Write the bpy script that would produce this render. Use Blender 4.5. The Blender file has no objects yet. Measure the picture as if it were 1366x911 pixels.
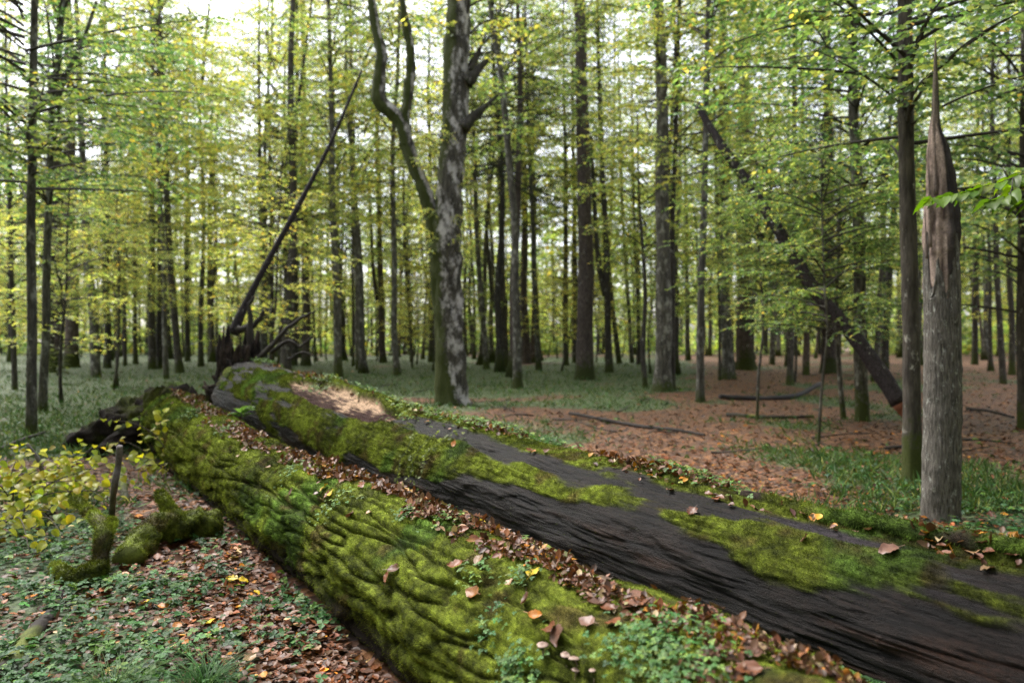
import bpy, math
import numpy as np
from mathutils import Vector, Matrix

R = math.radians
SC = bpy.context.scene
COL = SC.collection

# ------------------------------------------------------------------ camera
F = 986.0            # focal length in photo pixels (1366 px wide)
CX, HY = 683.0, 458.0
CH = 1.5
cam_d = bpy.data.cameras.new("camera")
cam_d.sensor_width = 36.0
cam_d.lens = 36.0 * F / 1366.0
cam_d.clip_start = 0.05
cam_d.clip_end = 1500
cam_d.dof.use_dof = True
cam_d.dof.focus_distance = 3.6
cam_d.dof.aperture_fstop = 1.7
cam = bpy.data.objects.new("camera", cam_d)
COL.objects.link(cam)
cam.location = (0, 0, CH)
cam.rotation_euler = (R(90) + math.atan((HY - 455.5) / F), 0, 0)
SC.camera = cam

# ------------------------------------------------------------------ sky and sun (overcast)
SUN_EL, SUN_AZ = 58.0, -50.0          # azimuth measured from +Y towards +X
w = bpy.data.worlds.new("World")
SC.world = w
w.use_nodes = True
nt = w.node_tree
nt.nodes.clear()
wo = nt.nodes.new("ShaderNodeOutputWorld")
bg = nt.nodes.new("ShaderNodeBackground")
sky = nt.nodes.new("ShaderNodeTexSky")
sky.sky_type = 'NISHITA'
sky.sun_disc = False
sky.sun_elevation = R(SUN_EL)
sky.sun_rotation = R(SUN_AZ)
sky.dust_density = 4.0
hsv = nt.nodes.new("ShaderNodeHueSaturation")
hsv.inputs['Saturation'].default_value = 0.38
nt.links.new(sky.outputs[0], hsv.inputs['Color'])
nt.links.new(hsv.outputs[0], bg.inputs['Color'])
bg.inputs['Strength'].default_value = 0.15
nt.links.new(bg.outputs[0], wo.inputs['Surface'])
sun_d = bpy.data.lights.new("sun", 'SUN')
sun_d.energy = 1.5
sun_d.angle = R(28)
sun_d.color = (1.0, 0.975, 0.94)
sun = bpy.data.objects.new("sun", sun_d)
COL.objects.link(sun)
sd = Vector((math.sin(R(SUN_AZ)) * math.cos(R(SUN_EL)), math.cos(R(SUN_AZ)) * math.cos(R(SUN_EL)), math.sin(R(SUN_EL))))
sun.rotation_euler = sd.to_track_quat('Z', 'Y').to_euler()
sun.location = sd * 60

SC.view_settings.view_transform = 'Standard'
SC.view_settings.look = 'None'
SC.view_settings.gamma = 1.0
SC.view_settings.exposure = 1.85
SC.render.engine = 'CYCLES'
SC.cycles.max_bounces = 7
SC.cycles.diffuse_bounces = 4
SC.cycles.glossy_bounces = 2
SC.cycles.transmission_bounces = 4
SC.cycles.use_denoising = True
SC.cycles.denoising_prefilter = 'NONE'
SC.cycles.sample_clamp_indirect = 6.0
SC.cycles.caustics_reflective = False
SC.cycles.caustics_refractive = False

# ------------------------------------------------------------------ noise
_g = np.random.RandomState(7)
_PERM = np.concatenate([_g.permutation(256)] * 3)
_GR = _g.normal(size=(256, 3))
_GR /= np.linalg.norm(_GR, axis=1)[:, None]


def noise3(P, seed=0):
    P = np.asarray(P, float) + seed * 17.31
    i = np.floor(P).astype(int)
    f = P - i
    i &= 255
    u = f * f * f * (f * (f * 6 - 15) + 10)
    out = 0
    for dx in (0, 1):
        for dy in (0, 1):
            for dz in (0, 1):
                h = _PERM[_PERM[_PERM[(i[:, 0] + dx) & 255] + ((i[:, 1] + dy) & 255)] + ((i[:, 2] + dz) & 255)]
                g = _GR[h]
                d = (g * (f - np.array([dx, dy, dz]))).sum(1)
                wx = u[:, 0] if dx else 1 - u[:, 0]
                wy = u[:, 1] if dy else 1 - u[:, 1]
                wz = u[:, 2] if dz else 1 - u[:, 2]
                out = out + d * wx * wy * wz
    return out * 1.6


def fbm(P, octv=3, seed=0, gain=0.5):
    P = np.asarray(P, float)
    o, a, k = 0, 1.0, 1.0
    for j in range(octv):
        o = o + a * noise3(P * k, seed + j)
        a *= gain
        k *= 2.03
    return o


def sstep(a, b, x):
    t = np.clip((np.asarray(x, float) - a) / (b - a), 0, 1)
    return t * t * (3 - 2 * t)


def unit(v):
    return v / np.maximum(np.linalg.norm(v, axis=-1, keepdims=True), 1e-9)


# ------------------------------------------------------------------ terrain
DV = np.array([-0.537, 0.844])       # direction of the logs on the ground (away from the camera)
NV = np.array([0.844, 0.537])        # across the logs, to the right


def ground_z(x, y):
    x = np.asarray(x, float)
    y = np.asarray(y, float)
    u = x * NV[0] + y * NV[1]
    s = x * DV[0] + y * DV[1]
    z = 0.5 * sstep(12, 48, y)
    Q = np.stack([x * 0.22, y * 0.22, 0 * x], -1).reshape(-1, 3)
    z = z + 0.09 * noise3(Q, 3).reshape(x.shape) * sstep(3, 9, np.hypot(x, y))
    Q2 = np.stack([x * 1.6, y * 1.6, 0 * x], -1).reshape(-1, 3)
    z = z + 0.02 * fbm(Q2, 2, 5).reshape(x.shape)
    gap = sstep(1.55, 1.9, u) * (1 - sstep(2.65, 3.0, u))
    z = z + 0.24 * gap * (1 - sstep(2.2, 4.2, s))
    return z


def gz(x, y):
    return float(ground_z(np.array([x]), np.array([y]))[0])


def ray(px, py, Y):
    """point at depth Y on the ray of a photo pixel"""
    return np.array([(px - CX) / F * Y, Y, CH - (py - HY) / F * Y])


_YS = np.geomspace(1.2, 200, 3000)


def on_ground(px, py):
    x = (px - CX) / F * _YS
    z = CH - (py - HY) / F * _YS
    h = ground_z(x, _YS)
    k = np.argmax(z <= h) if (z <= h).any() else len(_YS) - 1
    return np.array([x[k], _YS[k], h[k]])


# ------------------------------------------------------------------ mesh helpers
def make_mesh(name, V, T=None, Q=None, col=None, moss=None, mats=(), midx=None, smooth=True):
    me = bpy.data.meshes.new(name)
    V = np.asarray(V, np.float32)
    nt_ = 0 if T is None else len(T)
    nq = 0 if Q is None else len(Q)
    me.vertices.add(len(V))
    me.vertices.foreach_set("co", V.ravel())
    loops = []
    if nq:
        loops.append(np.asarray(Q, np.int32).ravel())
    if nt_:
        loops.append(np.asarray(T, np.int32).ravel())
    L = np.concatenate(loops)
    me.loops.add(len(L))
    me.loops.foreach_set("vertex_index", L)
    me.polygons.add(nq + nt_)
    st = np.concatenate([np.arange(nq) * 4, nq * 4 + np.arange(nt_) * 3]).astype(np.int32)
    me.polygons.foreach_set("loop_start", st)
    if midx is not None:
        me.polygons.foreach_set("material_index", np.asarray(midx, np.int32))
    me.polygons.foreach_set("use_smooth", np.full(nq + nt_, smooth))
    for m in mats:
        me.materials.append(m)
    if col is not None:
        a = me.attributes.new("Col", 'FLOAT_COLOR', 'POINT')
        c = np.ones((len(V), 4), np.float32)
        c[:, :3] = col
        a.data.foreach_set("color", c.ravel())
    if moss is not None:
        a = me.attributes.new("moss", 'FLOAT', 'POINT')
        a.data.foreach_set("value", np.asarray(moss, np.float32))
    me.update(calc_edges=True)
    return me


def put(name, data, parent=None, loc=None, label=None, cat=None, group=None, kind=None, rot=None):
    o = bpy.data.objects.new(name, data)
    COL.objects.link(o)
    if parent is not None:
        o.parent = parent
    if loc is not None:
        o.location = [float(v) for v in loc]
    if rot is not None:
        o.rotation_euler = rot
    if label:
        o["label"] = label
    if cat:
        o["category"] = cat
    if group:
        o["group"] = group
    if kind:
        o["kind"] = kind
    return o


class Acc:
    """collects arrays of several pieces of one mesh"""

    def __init__(s):
        s.V, s.T, s.Q, s.C, s.M, s.mt, s.mq, s.n = [], [], [], [], [], [], [], 0

    def add(s, V, T=None, Q=None, col=(1, 1, 1), moss=0.0, mi=0):
        V = np.asarray(V, float)
        k = len(V)
        s.V.append(V)
        c = np.empty((k, 3))
        c[:] = col
        s.C.append(c)
        m = np.empty(k)
        m[:] = moss
        s.M.append(m)
        if T is not None and len(T):
            s.T.append(np.asarray(T) + s.n)
            s.mt.append(np.full(len(T), mi))
        if Q is not None and len(Q):
            s.Q.append(np.asarray(Q) + s.n)
            s.mq.append(np.full(len(Q), mi))
        s.n += k

    def mesh(s, name, mats, smooth=True):
        T = np.concatenate(s.T) if s.T else None
        Q = np.concatenate(s.Q) if s.Q else None
        mi = np.concatenate(s.mq + s.mt)
        return make_mesh(name, np.concatenate(s.V), T, Q, np.concatenate(s.C), np.concatenate(s.M), mats, mi, smooth)


def tube(P, rad, seg=8, cap=True, rough=0.0, rs=0, freq=4.0):
    """tapered tube along the points P"""
    P = np.asarray(P, float)
    n = len(P)
    rad = np.broadcast_to(np.asarray(rad, float), (n,))
    tan = unit(np.gradient(P, axis=0))
    ref = np.array([1.0, 0, 0]) if abs(tan[0][0]) < 0.8 else np.array([0, 1.0, 0])
    a = np.zeros((n, 3))
    a[0] = unit(ref - tan[0] * (ref @ tan[0]))
    for i in range(1, n):
        v = a[i - 1] - tan[i] * (a[i - 1] @ tan[i])
        a[i] = unit(v)
    b = np.cross(tan, a)
    th = np.arange(seg) / seg * 2 * np.pi
    D = a[:, None, :] * np.cos(th)[None, :, None] + b[:, None, :] * np.sin(th)[None, :, None]
    rr = np.repeat(rad[:, None], seg, 1)
    if rough:
        S = (P[:, None, :] + D * rad[:, None, None]).reshape(-1, 3)
        rr = rr * (1 + rough * fbm(S * freq, 2, rs).reshape(n, seg))
    V = (P[:, None, :] + D * rr[:, :, None]).reshape(-1, 3)
    i = np.arange(n - 1)[:, None] * seg
    j = np.arange(seg)[None, :]
    j2 = (j + 1) % seg
    Q = np.stack([i + j, i + j2, i + seg + j2, i + seg + j], -1).reshape(-1, 4)
    T = None
    if cap:
        V = np.vstack([V, P[0], P[-1] + tan[-1] * rad[-1] * 0.3])
        k = n * seg
        jj = np.arange(seg)
        T = np.concatenate([np.stack([np.full(seg, k), (jj + 1) % seg, jj], -1),
                            np.stack([np.full(seg, k + 1), k - seg + jj, k - seg + (jj + 1) % seg], -1)])
    return V, T, Q


def spline(pts, n):
    """Catmull-Rom through the points"""
    pts = np.asarray(pts, float)
    k = len(pts)
    if k == 2:
        t = np.linspace(0, 1, n)[:, None]
        return pts[0] * (1 - t) + pts[1] * t
    p = np.vstack([2 * pts[0] - pts[1], pts, 2 * pts[-1] - pts[-2]])
    t = np.linspace(0, k - 1 - 1e-6, n)
    i = t.astype(int)
    f = (t - i)[:, None]
    a, b, c, d = p[i], p[i + 1], p[i + 2], p[i + 3]
    return 0.5 * (2 * b + (c - a) * f + (2 * a - 5 * b + 4 * c - d) * f ** 2 + (3 * b - a - 3 * c + d) * f ** 3)


def leaf_arrays(P, D, N, size, col, wid=0.55, fold=0.18, fine=False, rng=None):
    """many flat folded leaves: P base points, D directions, N normals"""
    n = len(P)
    D = unit(D)
    B = unit(np.cross(N, D))
    N = np.cross(D, B)
    s = np.broadcast_to(np.asarray(size, float), (n,))[:, None]
    col = np.broadcast_to(col, (n, 3))
    if fine == 2:
        tpl = [(0, 0, 0), (0.14, 0.26, 0.5), (0.36, 0.47, 1), (0.62, 0.44, 0.8), (0.84, 0.22, 0.6), (1, 0, 0.5), (0.84, -0.22, 0.9), (0.62, -0.44, 1.2), (0.36, -0.47, 0.9), (0.14, -0.26, 0.5), (0.3, 0, 0), (0.7, 0, 0.1)]
        tri = [(0, 10, 1), (1, 10, 2), (2, 10, 11), (2, 11, 3), (3, 11, 4), (4, 11, 5), (5, 11, 6), (6, 11, 7), (7, 11, 8), (8, 11, 10), (8, 10, 9), (9, 10, 0)]
    elif fine:
        tpl = [(0, 0, 0), (0.28, 0.42, 1), (0.62, 0.46, 1), (1, 0, -0.35), (0.62, -0.46, 1), (0.28, -0.42, 1), (0.5, 0, 0)]
        tri = [(0, 6, 1), (1, 6, 2), (2, 6, 3), (3, 6, 4), (4, 6, 5), (5, 6, 0)]
    else:
        tpl = [(0, 0, 0), (0.45, 0.5, 1), (1, 0, 0), (0.45, -0.5, 1)]
        tri = [(0, 2, 1), (0, 3, 2)]
    m = len(tpl)
    V = np.stack([P + D * (a * s) + B * (b * wid * s) + N * (c * fold * 0.5 * s) for a, b, c in tpl], 1).reshape(-1, 3)
    T = (np.arange(n)[:, None, None] * m + np.array(tri)[None]).reshape(-1, 3)
    C = np.repeat(col, m, 0)
    return V, T, C


# ------------------------------------------------------------------ materials
def mat_new(name):
    m = bpy.data.materials.new(name)
    m.use_nodes = True
    n = m.node_tree
    n.nodes.clear()
    out = n.nodes.new("ShaderNodeOutputMaterial")
    return m, n, out


def ramp(n, fac, stops):
    r = n.nodes.new("ShaderNodeValToRGB")
    e = r.color_ramp.elements
    while len(e) < len(stops):
        e.new(0.5)
    for k, (p, c) in enumerate(stops):
        e[k].position = p
        e[k].color = (*c, 1) if len(c) == 3 else c
    n.links.new(fac, r.inputs[0])
    return r.outputs[0]


def nz(n, scale, detail=3, vec=None, rough=0.55):
    t = n.nodes.new("ShaderNodeTexNoise")
    t.inputs['Scale'].default_value = scale
    t.inputs['Detail'].default_value = detail
    t.inputs['Roughness'].default_value = rough
    if vec is not None:
        n.links.new(vec, t.inputs['Vector'])
    return t.outputs['Fac']


def mapping(n, scale, kind='Object'):
    tc = n.nodes.new("ShaderNodeTexCoord")
    mp = n.nodes.new("ShaderNodeMapping")
    mp.inputs['Scale'].default_value = scale
    n.links.new(tc.outputs[kind], mp.inputs['Vector'])
    return mp.outputs[0]


def mix(n, fac, a, b, mode='MIX'):
    x = n.nodes.new("ShaderNodeMix")
    x.data_type = 'RGBA'
    x.blend_type = mode
    for k, v in ((0, fac), (6, a), (7, b)):
        if hasattr(v, 'is_linked') or hasattr(v, 'node'):
            n.links.new(v, x.inputs[k])
        else:
            x.inputs[k].default_value = v if k == 0 else (*v, 1)
    return x.outputs[2]


def math_(n, op, a, b=None, c=None):
    x = n.nodes.new("ShaderNodeMath")
    x.operation = op
    for k, v in enumerate((a, b, c)):
        if v is None:
            continue
        if hasattr(v, 'node'):
            n.links.new(v, x.inputs[k])
        else:
            x.inputs[k].default_value = v
    return x.outputs[0]


def attr(n, name, out='Color'):
    a = n.nodes.new("ShaderNodeAttribute")
    a.attribute_name = name
    return a.outputs[out]


def bump(n, h, strength, dist):
    b = n.nodes.new("ShaderNodeBump")
    b.inputs['Strength'].default_value = strength
    b.inputs['Distance'].default_value = dist
    n.links.new(h, b.inputs['Height'])
    return b.outputs[0]


def leaf_mat(name, transl=0.45, rough=0.42, spec=0.45, objcol=False, tw=(1.0, 1.05, 0.6)):
    m, n, out = mat_new(name)
    if objcol:
        oi = n.nodes.new("ShaderNodeObjectInfo")
        c = oi.outputs['Color']
        var = nz(n, 60, 3, mapping(n, (1, 1, 1)))
        c = mix(n, 1.0, c, ramp(n, var, [(0.3, (0.5, 0.46, 0.45)), (0.7, (1.25, 1.2, 1.15))]), 'MULTIPLY')
    else:
        c = attr(n, "Col")
        oi = n.nodes.new("ShaderNodeObjectInfo")
        c = mix(n, 1.0, c, ramp(n, oi.outputs['Random'], [(0, (0.72, 0.86, 0.9)), (0.5, (1, 1, 1)), (1, (1.22, 1.1, 0.9))]), 'MULTIPLY')
    p = n.nodes.new("ShaderNodeBsdfPrincipled")
    p.inputs['Roughness'].default_value = rough
    p.inputs['Specular IOR Level'].default_value = spec
    n.links.new(c, p.inputs['Base Color'])
    t = n.nodes.new("ShaderNodeBsdfTranslucent")
    n.links.new(mix(n, 1.0, c, tw, 'MULTIPLY'), t.inputs['Color'])
    ms = n.nodes.new("ShaderNodeMixShader")
    ms.inputs[0].default_value = transl
    n.links.new(p.outputs[0], ms.inputs[1])
    n.links.new(t.outputs[0], ms.inputs[2])
    n.links.new(ms.outputs[0], out.inputs[0])
    return m


def bark_mat(name, dark, light, lichen=(0.36, 0.36, 0.32), lich=0.5, mossc=(0.034, 0.043, 0.009), scale=1.0, stretch=0.18, bd=0.02):
    m, n, out = mat_new(name)
    v = mapping(n, (scale, scale, scale * stretch))
    v2 = mapping(n, (scale, scale, scale * 0.55))
    a = nz(n, 22, 5, v, 0.65)
    b = nz(n, 5, 3, v2)
    l = nz(n, 7, 5, v2, 0.7)
    c = ramp(n, a, [(0.36, dark), (0.62, light)])
    c = mix(n, ramp(n, b, [(0.4, (0, 0, 0)), (0.65, (0.8, 0.8, 0.8))]), c, mix(n, 0.55, c, dark))
    c = mix(n, ramp(n, l, [(0.62 - 0.14 * lich, (0, 0, 0)), (0.70 - 0.1 * lich, (0.85, 0.85, 0.85))]), c, lichen)
    mo = attr(n, "moss", 'Fac')
    mn = nz(n, 9, 5, mapping(n, (1, 1, 0.8)), 0.7)
    mf = ramp(n, math_(n, 'MULTIPLY_ADD', mn, 0.9, math_(n, 'MULTIPLY_ADD', mo, 1.1, -0.55)), [(0.46, (0, 0, 0)), (0.62, (1, 1, 1))])
    mcol = mix(n, nz(n, 40, 3, mapping(n, (1, 1, 1))), tuple(x * 0.5 for x in mossc), tuple(x * 1.7 for x in mossc))
    c = mix(n, mf, c, mcol)
    oi = n.nodes.new("ShaderNodeObjectInfo")
    c = mix(n, 1.0, c, ramp(n, oi.outputs['Random'], [(0, (0.75, 0.75, 0.78)), (1, (1.2, 1.15, 1.1))]), 'MULTIPLY')
    p = n.nodes.new("ShaderNodeBsdfPrincipled")
    p.inputs['Roughness'].default_value = 0.85
    p.inputs['Specular IOR Level'].default_value = 0.25
    n.links.new(c, p.inputs['Base Color'])
    n.links.new(bump(n, a, 0.9, bd), p.inputs['Normal'])
    n.links.new(p.outputs[0], out.inputs[0])
    return m


def attr_mat(name, rough=0.8, spec=0.3, bs=120, bdist=0.004, grain=None, transl=0.0, var=(0.6, 1.35), vs=70):
    m, n, out = mat_new(name)
    c = attr(n, "Col")
    v = mapping(n, (1, 1, 1))
    q = nz(n, vs, 4, v, 0.65)
    c = mix(n, 1.0, c, ramp(n, q, [(0.3, (var[0],) * 3), (0.7, (var[1],) * 3)]), 'MULTIPLY')
    p = n.nodes.new("ShaderNodeBsdfPrincipled")
    p.inputs['Specular IOR Level'].default_value = spec
    if isinstance(rough, tuple):
        rn = n.nodes.new("ShaderNodeMapRange")
        rn.inputs['To Min'].default_value = rough[0]
        rn.inputs['To Max'].default_value = rough[1]
        n.links.new(attr(n, "moss", 'Fac'), rn.inputs['Value'])
        n.links.new(rn.outputs[0], p.inputs['Roughness'])
    else:
        p.inputs['Roughness'].default_value = rough
    n.links.new(c, p.inputs['Base Color'])
    h = nz(n, bs, 4, v, 0.65)
    if grain is not None:
        tc = n.nodes.new("ShaderNodeTexCoord")
        mp = n.nodes.new("ShaderNodeMapping")
        mp.vector_type = 'TEXTURE'
        mp.inputs['Rotation'].default_value = (0, 0, grain)
        n.links.new(tc.outputs['Object'], mp.inputs['Vector'])
        m2 = n.nodes.new("ShaderNodeMapping")
        m2.inputs['Scale'].default_value = (0.13, 1, 1)
        n.links.new(mp.outputs[0], m2.inputs['Vector'])
        h = nz(n, 60, 5, m2.outputs[0], 0.7)
        m3 = n.nodes.new("ShaderNodeMapping")
        m3.inputs['Scale'].default_value = (0.6, 1, 1)
        n.links.new(mp.outputs[0], m3.inputs['Vector'])
        h3 = nz(n, 48, 8, m3.outputs[0], 0.8)
        c = mix(n, 1.0, c, ramp(n, h3, [(0.33, (0.25, 0.24, 0.24)), (0.5, (0.9, 0.9, 0.9)), (0.72, (1.9, 1.8, 1.7))]), 'MULTIPLY')
        n.links.new(c, p.inputs['Base Color'])
        h = math_(n, 'ADD', h, h3)
    n.links.new(bump(n, h, 0.9, bdist), p.inputs['Normal'])
    if transl:
        t = n.nodes.new("ShaderNodeBsdfTranslucent")
        n.links.new(c, t.inputs['Color'])
        ms = n.nodes.new("ShaderNodeMixShader")
        ms.inputs[0].default_value = transl
        n.links.new(p.outputs[0], ms.inputs[1])
        n.links.new(t.outputs[0], ms.inputs[2])
        n.links.new(ms.outputs[0], out.inputs[0])
    else:
        n.links.new(p.outputs[0], out.inputs[0])
    return m


M_LEAF = leaf_mat("crown_leaf", 0.5, 0.38, 0.5, tw=(1.5, 1.5, 0.9))
M_NEAR = leaf_mat("near_leaf", 0.5, 0.35, 0.5)
M_NEEDLE = leaf_mat("spruce_needle", 0.15, 0.5, 0.3)
M_HERB = leaf_mat("herb_leaf", 0.3, 0.5, 0.22)
M_GRASS = leaf_mat("grass_blade", 0.3, 0.55, 0.18)
M_LITTER = leaf_mat("litter_leaf", 0.12, 0.45, 0.25)
M_FALLEN = leaf_mat("fallen_leaf_skin", 0.15, 0.4, 0.28, objcol=True, tw=(1, 0.9, 0.7))
M_BRANCHLEAF = leaf_mat("branch_leaf_skin", 0.55, 0.4, 0.3, objcol=True, tw=(1.2, 1.2, 0.6))
M_MOSS = attr_mat("moss_strand", 0.9, 0.06, transl=0.25, var=(0.7, 1.25), vs=40)
M_LOG = attr_mat("log_surface", (0.5, 0.95), 0.12, bdist=0.012, grain=math.atan2(DV[1], DV[0]))
M_TWIG = attr_mat("twig_bark", 0.8, 0.3, 90, 0.004)
M_SHROOM = attr_mat("mushroom_skin", 0.55, 0.35, 200, 0.0008, var=(0.85, 1.12), vs=300)
M_HORN = bark_mat("hornbeam_bark", (0.028, 0.026, 0.022), (0.12, 0.112, 0.095), lichen=(0.27, 0.27, 0.24), lich=0.7)
M_DARK = bark_mat("dark_bark", (0.022, 0.019, 0.016), (0.085, 0.075, 0.064), lich=0.15)
M_SPRUCE = bark_mat("spruce_bark", (0.04, 0.03, 0.026), (0.13, 0.1, 0.088), lich=0.1, stretch=0.3)
M_POLE = bark_mat("dead_pole_bark", (0.012, 0.009, 0.010), (0.045, 0.036, 0.040), lich=0.05, stretch=0.6, scale=1.6)
M_OLD = bark_mat("old_mossy_bark", (0.022, 0.02, 0.016), (0.10, 0.092, 0.078), lichen=(0.50, 0.48, 0.48), lich=0.95, scale=0.6, stretch=0.25, bd=0.05)
M_SNAG = bark_mat("snag_bark", (0.04, 0.035, 0.03), (0.19, 0.175, 0.15), lichen=(0.34, 0.35, 0.31), lich=0.35, scale=3.2, stretch=0.13, bd=0.02)


def ground_mat():
    m, n, out = mat_new("forest_floor")
    tc = n.nodes.new("ShaderNodeTexCoord")
    v = tc.outputs['Object']
    vor = n.nodes.new("ShaderNodeTexVoronoi")
    vor.inputs['Scale'].default_value = 16
    n.links.new(v, vor.inputs['Vector'])
    hs = n.nodes.new("ShaderNodeSeparateColor")
    n.links.new(vor.outputs['Color'], hs.inputs[0])
    lit = ramp(n, hs.outputs[0], [(0.0, (0.018, 0.008, 0.004)), (0.4, (0.055, 0.021, 0.008)), (0.75, (0.12, 0.046, 0.015)), (1.0, (0.22, 0.095, 0.03))])
    g = attr(n, "moss", 'Fac')
    gn = nz(n, 9, 4, v, 0.7)
    green = ramp(n, nz(n, 25, 3, v), [(0.35, (0.018, 0.034, 0.010)), (0.65, (0.065, 0.10, 0.028))])
    f = ramp(n, math_(n, 'ADD', math_(n, 'MULTIPLY', gn, 0.7), math_(n, 'MULTIPLY_ADD', g, 0.9, -0.3)), [(0.42, (0, 0, 0)), (0.62, (0.95, 0.95, 0.95))])
    c = mix(n, f, lit, green)
    p = n.nodes.new("ShaderNodeBsdfPrincipled")
    p.inputs['Roughness'].default_value = 0.75
    n.links.new(c, p.inputs['Base Color'])
    n.links.new(bump(n, vor.outputs['Distance'], 0.9, 0.03), p.inputs['Normal'])
    n.links.new(p.outputs[0], out.inputs[0])
    return m


M_GROUND = ground_mat()


# ------------------------------------------------------------------ ground
def greenness(x, y):
    """how green the forest floor is (0 brown leaf litter, 1 herbs and grass)"""
    Q = np.stack([x * 0.35, y * 0.35, 0 * x], -1).reshape(-1, 3)
    nn = fbm(Q, 3, 11).reshape(np.shape(x))
    px = CX + x / np.maximum(y, 0.3) * F
    b = 0.45 + 0.9 * nn
    b += 0.55 * sstep(17, 21, y) * (1 - sstep(860, 960, px)) * (1 - sstep(45, 60, y))
    b += 0.45 * (1 - sstep(300, 470, px)) * sstep(7.5, 9.5, y)
    b -= 0.28 * sstep(830, 930, px) * sstep(6, 8, y)
    b -= 0.22 * sstep(640, 700, px) * sstep(9, 11, y) * (1 - sstep(15, 18, y))
    # left foreground: green herbs toward the camera's far left, litter next to the log
    u = x * NV[0] + y * NV[1]
    near = (1 - sstep(6.5, 8, y)) * (u < 1.7)
    b = b * (1 - near) + near * (0.95 - 1.1 * sstep(0.1, 1.0, u) + 0.5 * nn)
    return np.clip(b, 0, 1)


def build_ground():
    rows = np.concatenate([np.linspace(-6, 0.9, 14), np.geomspace(1.0, 30, 240), np.geomspace(31, 600, 60)])
    t = np.linspace(-1, 1, 260)
    X = t[None, :] * (7 + 1.05 * np.maximum(rows, 0))[:, None]
    Y = np.repeat(rows[:, None], len(t), 1)
    Z = ground_z(X, Y)
    V = np.stack([X, Y, Z], -1).reshape(-1, 3)
    n, m = X.shape
    i = np.arange(n - 1)[:, None] * m
    j = np.arange(m - 1)[None, :]
    Q = np.stack([i + j, i + j + 1, i + m + j + 1, i + m + j], -1).reshape(-1, 4)
    me = make_mesh("ground", V, None, Q, moss=greenness(X, Y).ravel(), mats=[M_GROUND])
    put("ground", me, kind="structure", label="forest floor of brown leaf litter with green herbs and grass", cat="ground")


build_ground()


# ------------------------------------------------------------------ the two fallen logs
def logA(s, th):
    """mossy log: returns points, normals(approx), mask of moss"""
    s = np.asarray(s, float)
    th = np.asarray(th, float)
    u = 1.59 + 0.03 * np.sin(s * 0.5)
    r = 0.372 + 0.075 * sstep(6, 12, s)
    cz = r - 0.08 + 0.03 * sstep(7, 11, s)
    c, sn = np.cos(th), np.sin(th)
    S = np.stack([s * 0.5, c * r * 1.0, sn * r * 1.0], -1).reshape(-1, 3)
    lump = fbm(S * 2.2, 3, 21).reshape(s.shape)
    S2 = np.stack([s * 1.3 + 0.3 * lump, c * r * 13 + 0.5 * lump + 0.12 * np.sin(s * 5), sn * r * 13 + 0.2 * np.sin(s * 3)], -1).reshape(-1, 3)
    rid = np.abs(noise3(S2, 31)).reshape(s.shape)
    S3 = np.stack([s * 9, c * r * 17, sn * r * 17], -1).reshape(-1, 3)
    sm = fbm(S3, 2, 41).reshape(s.shape)
    side = sstep(0.35, -0.35, sn) * 0.6 + sstep(0.2, -0.5, c) * 0.7
    d = 0.040 * lump + (0.05 * (np.minimum(rid, 0.4) - 0.2) - 0.045 * np.exp(-(rid / 0.075) ** 2)) * np.clip(0.12 + side, 0, 1.1) * (0.35 + 0.65 * sstep(1.6, 3.6, s)) + 0.014 * sm
    R_ = r + d
    x = NV[0] * (u + R_ * c) + DV[0] * s
    y = NV[1] * (u + R_ * c) + DV[1] * s
    z = cz + R_ * sn
    P = np.stack([x, y, z], -1)
    N = np.stack([NV[0] * c, NV[1] * c, sn], -1)
    return P, N, rid, sm


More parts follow.
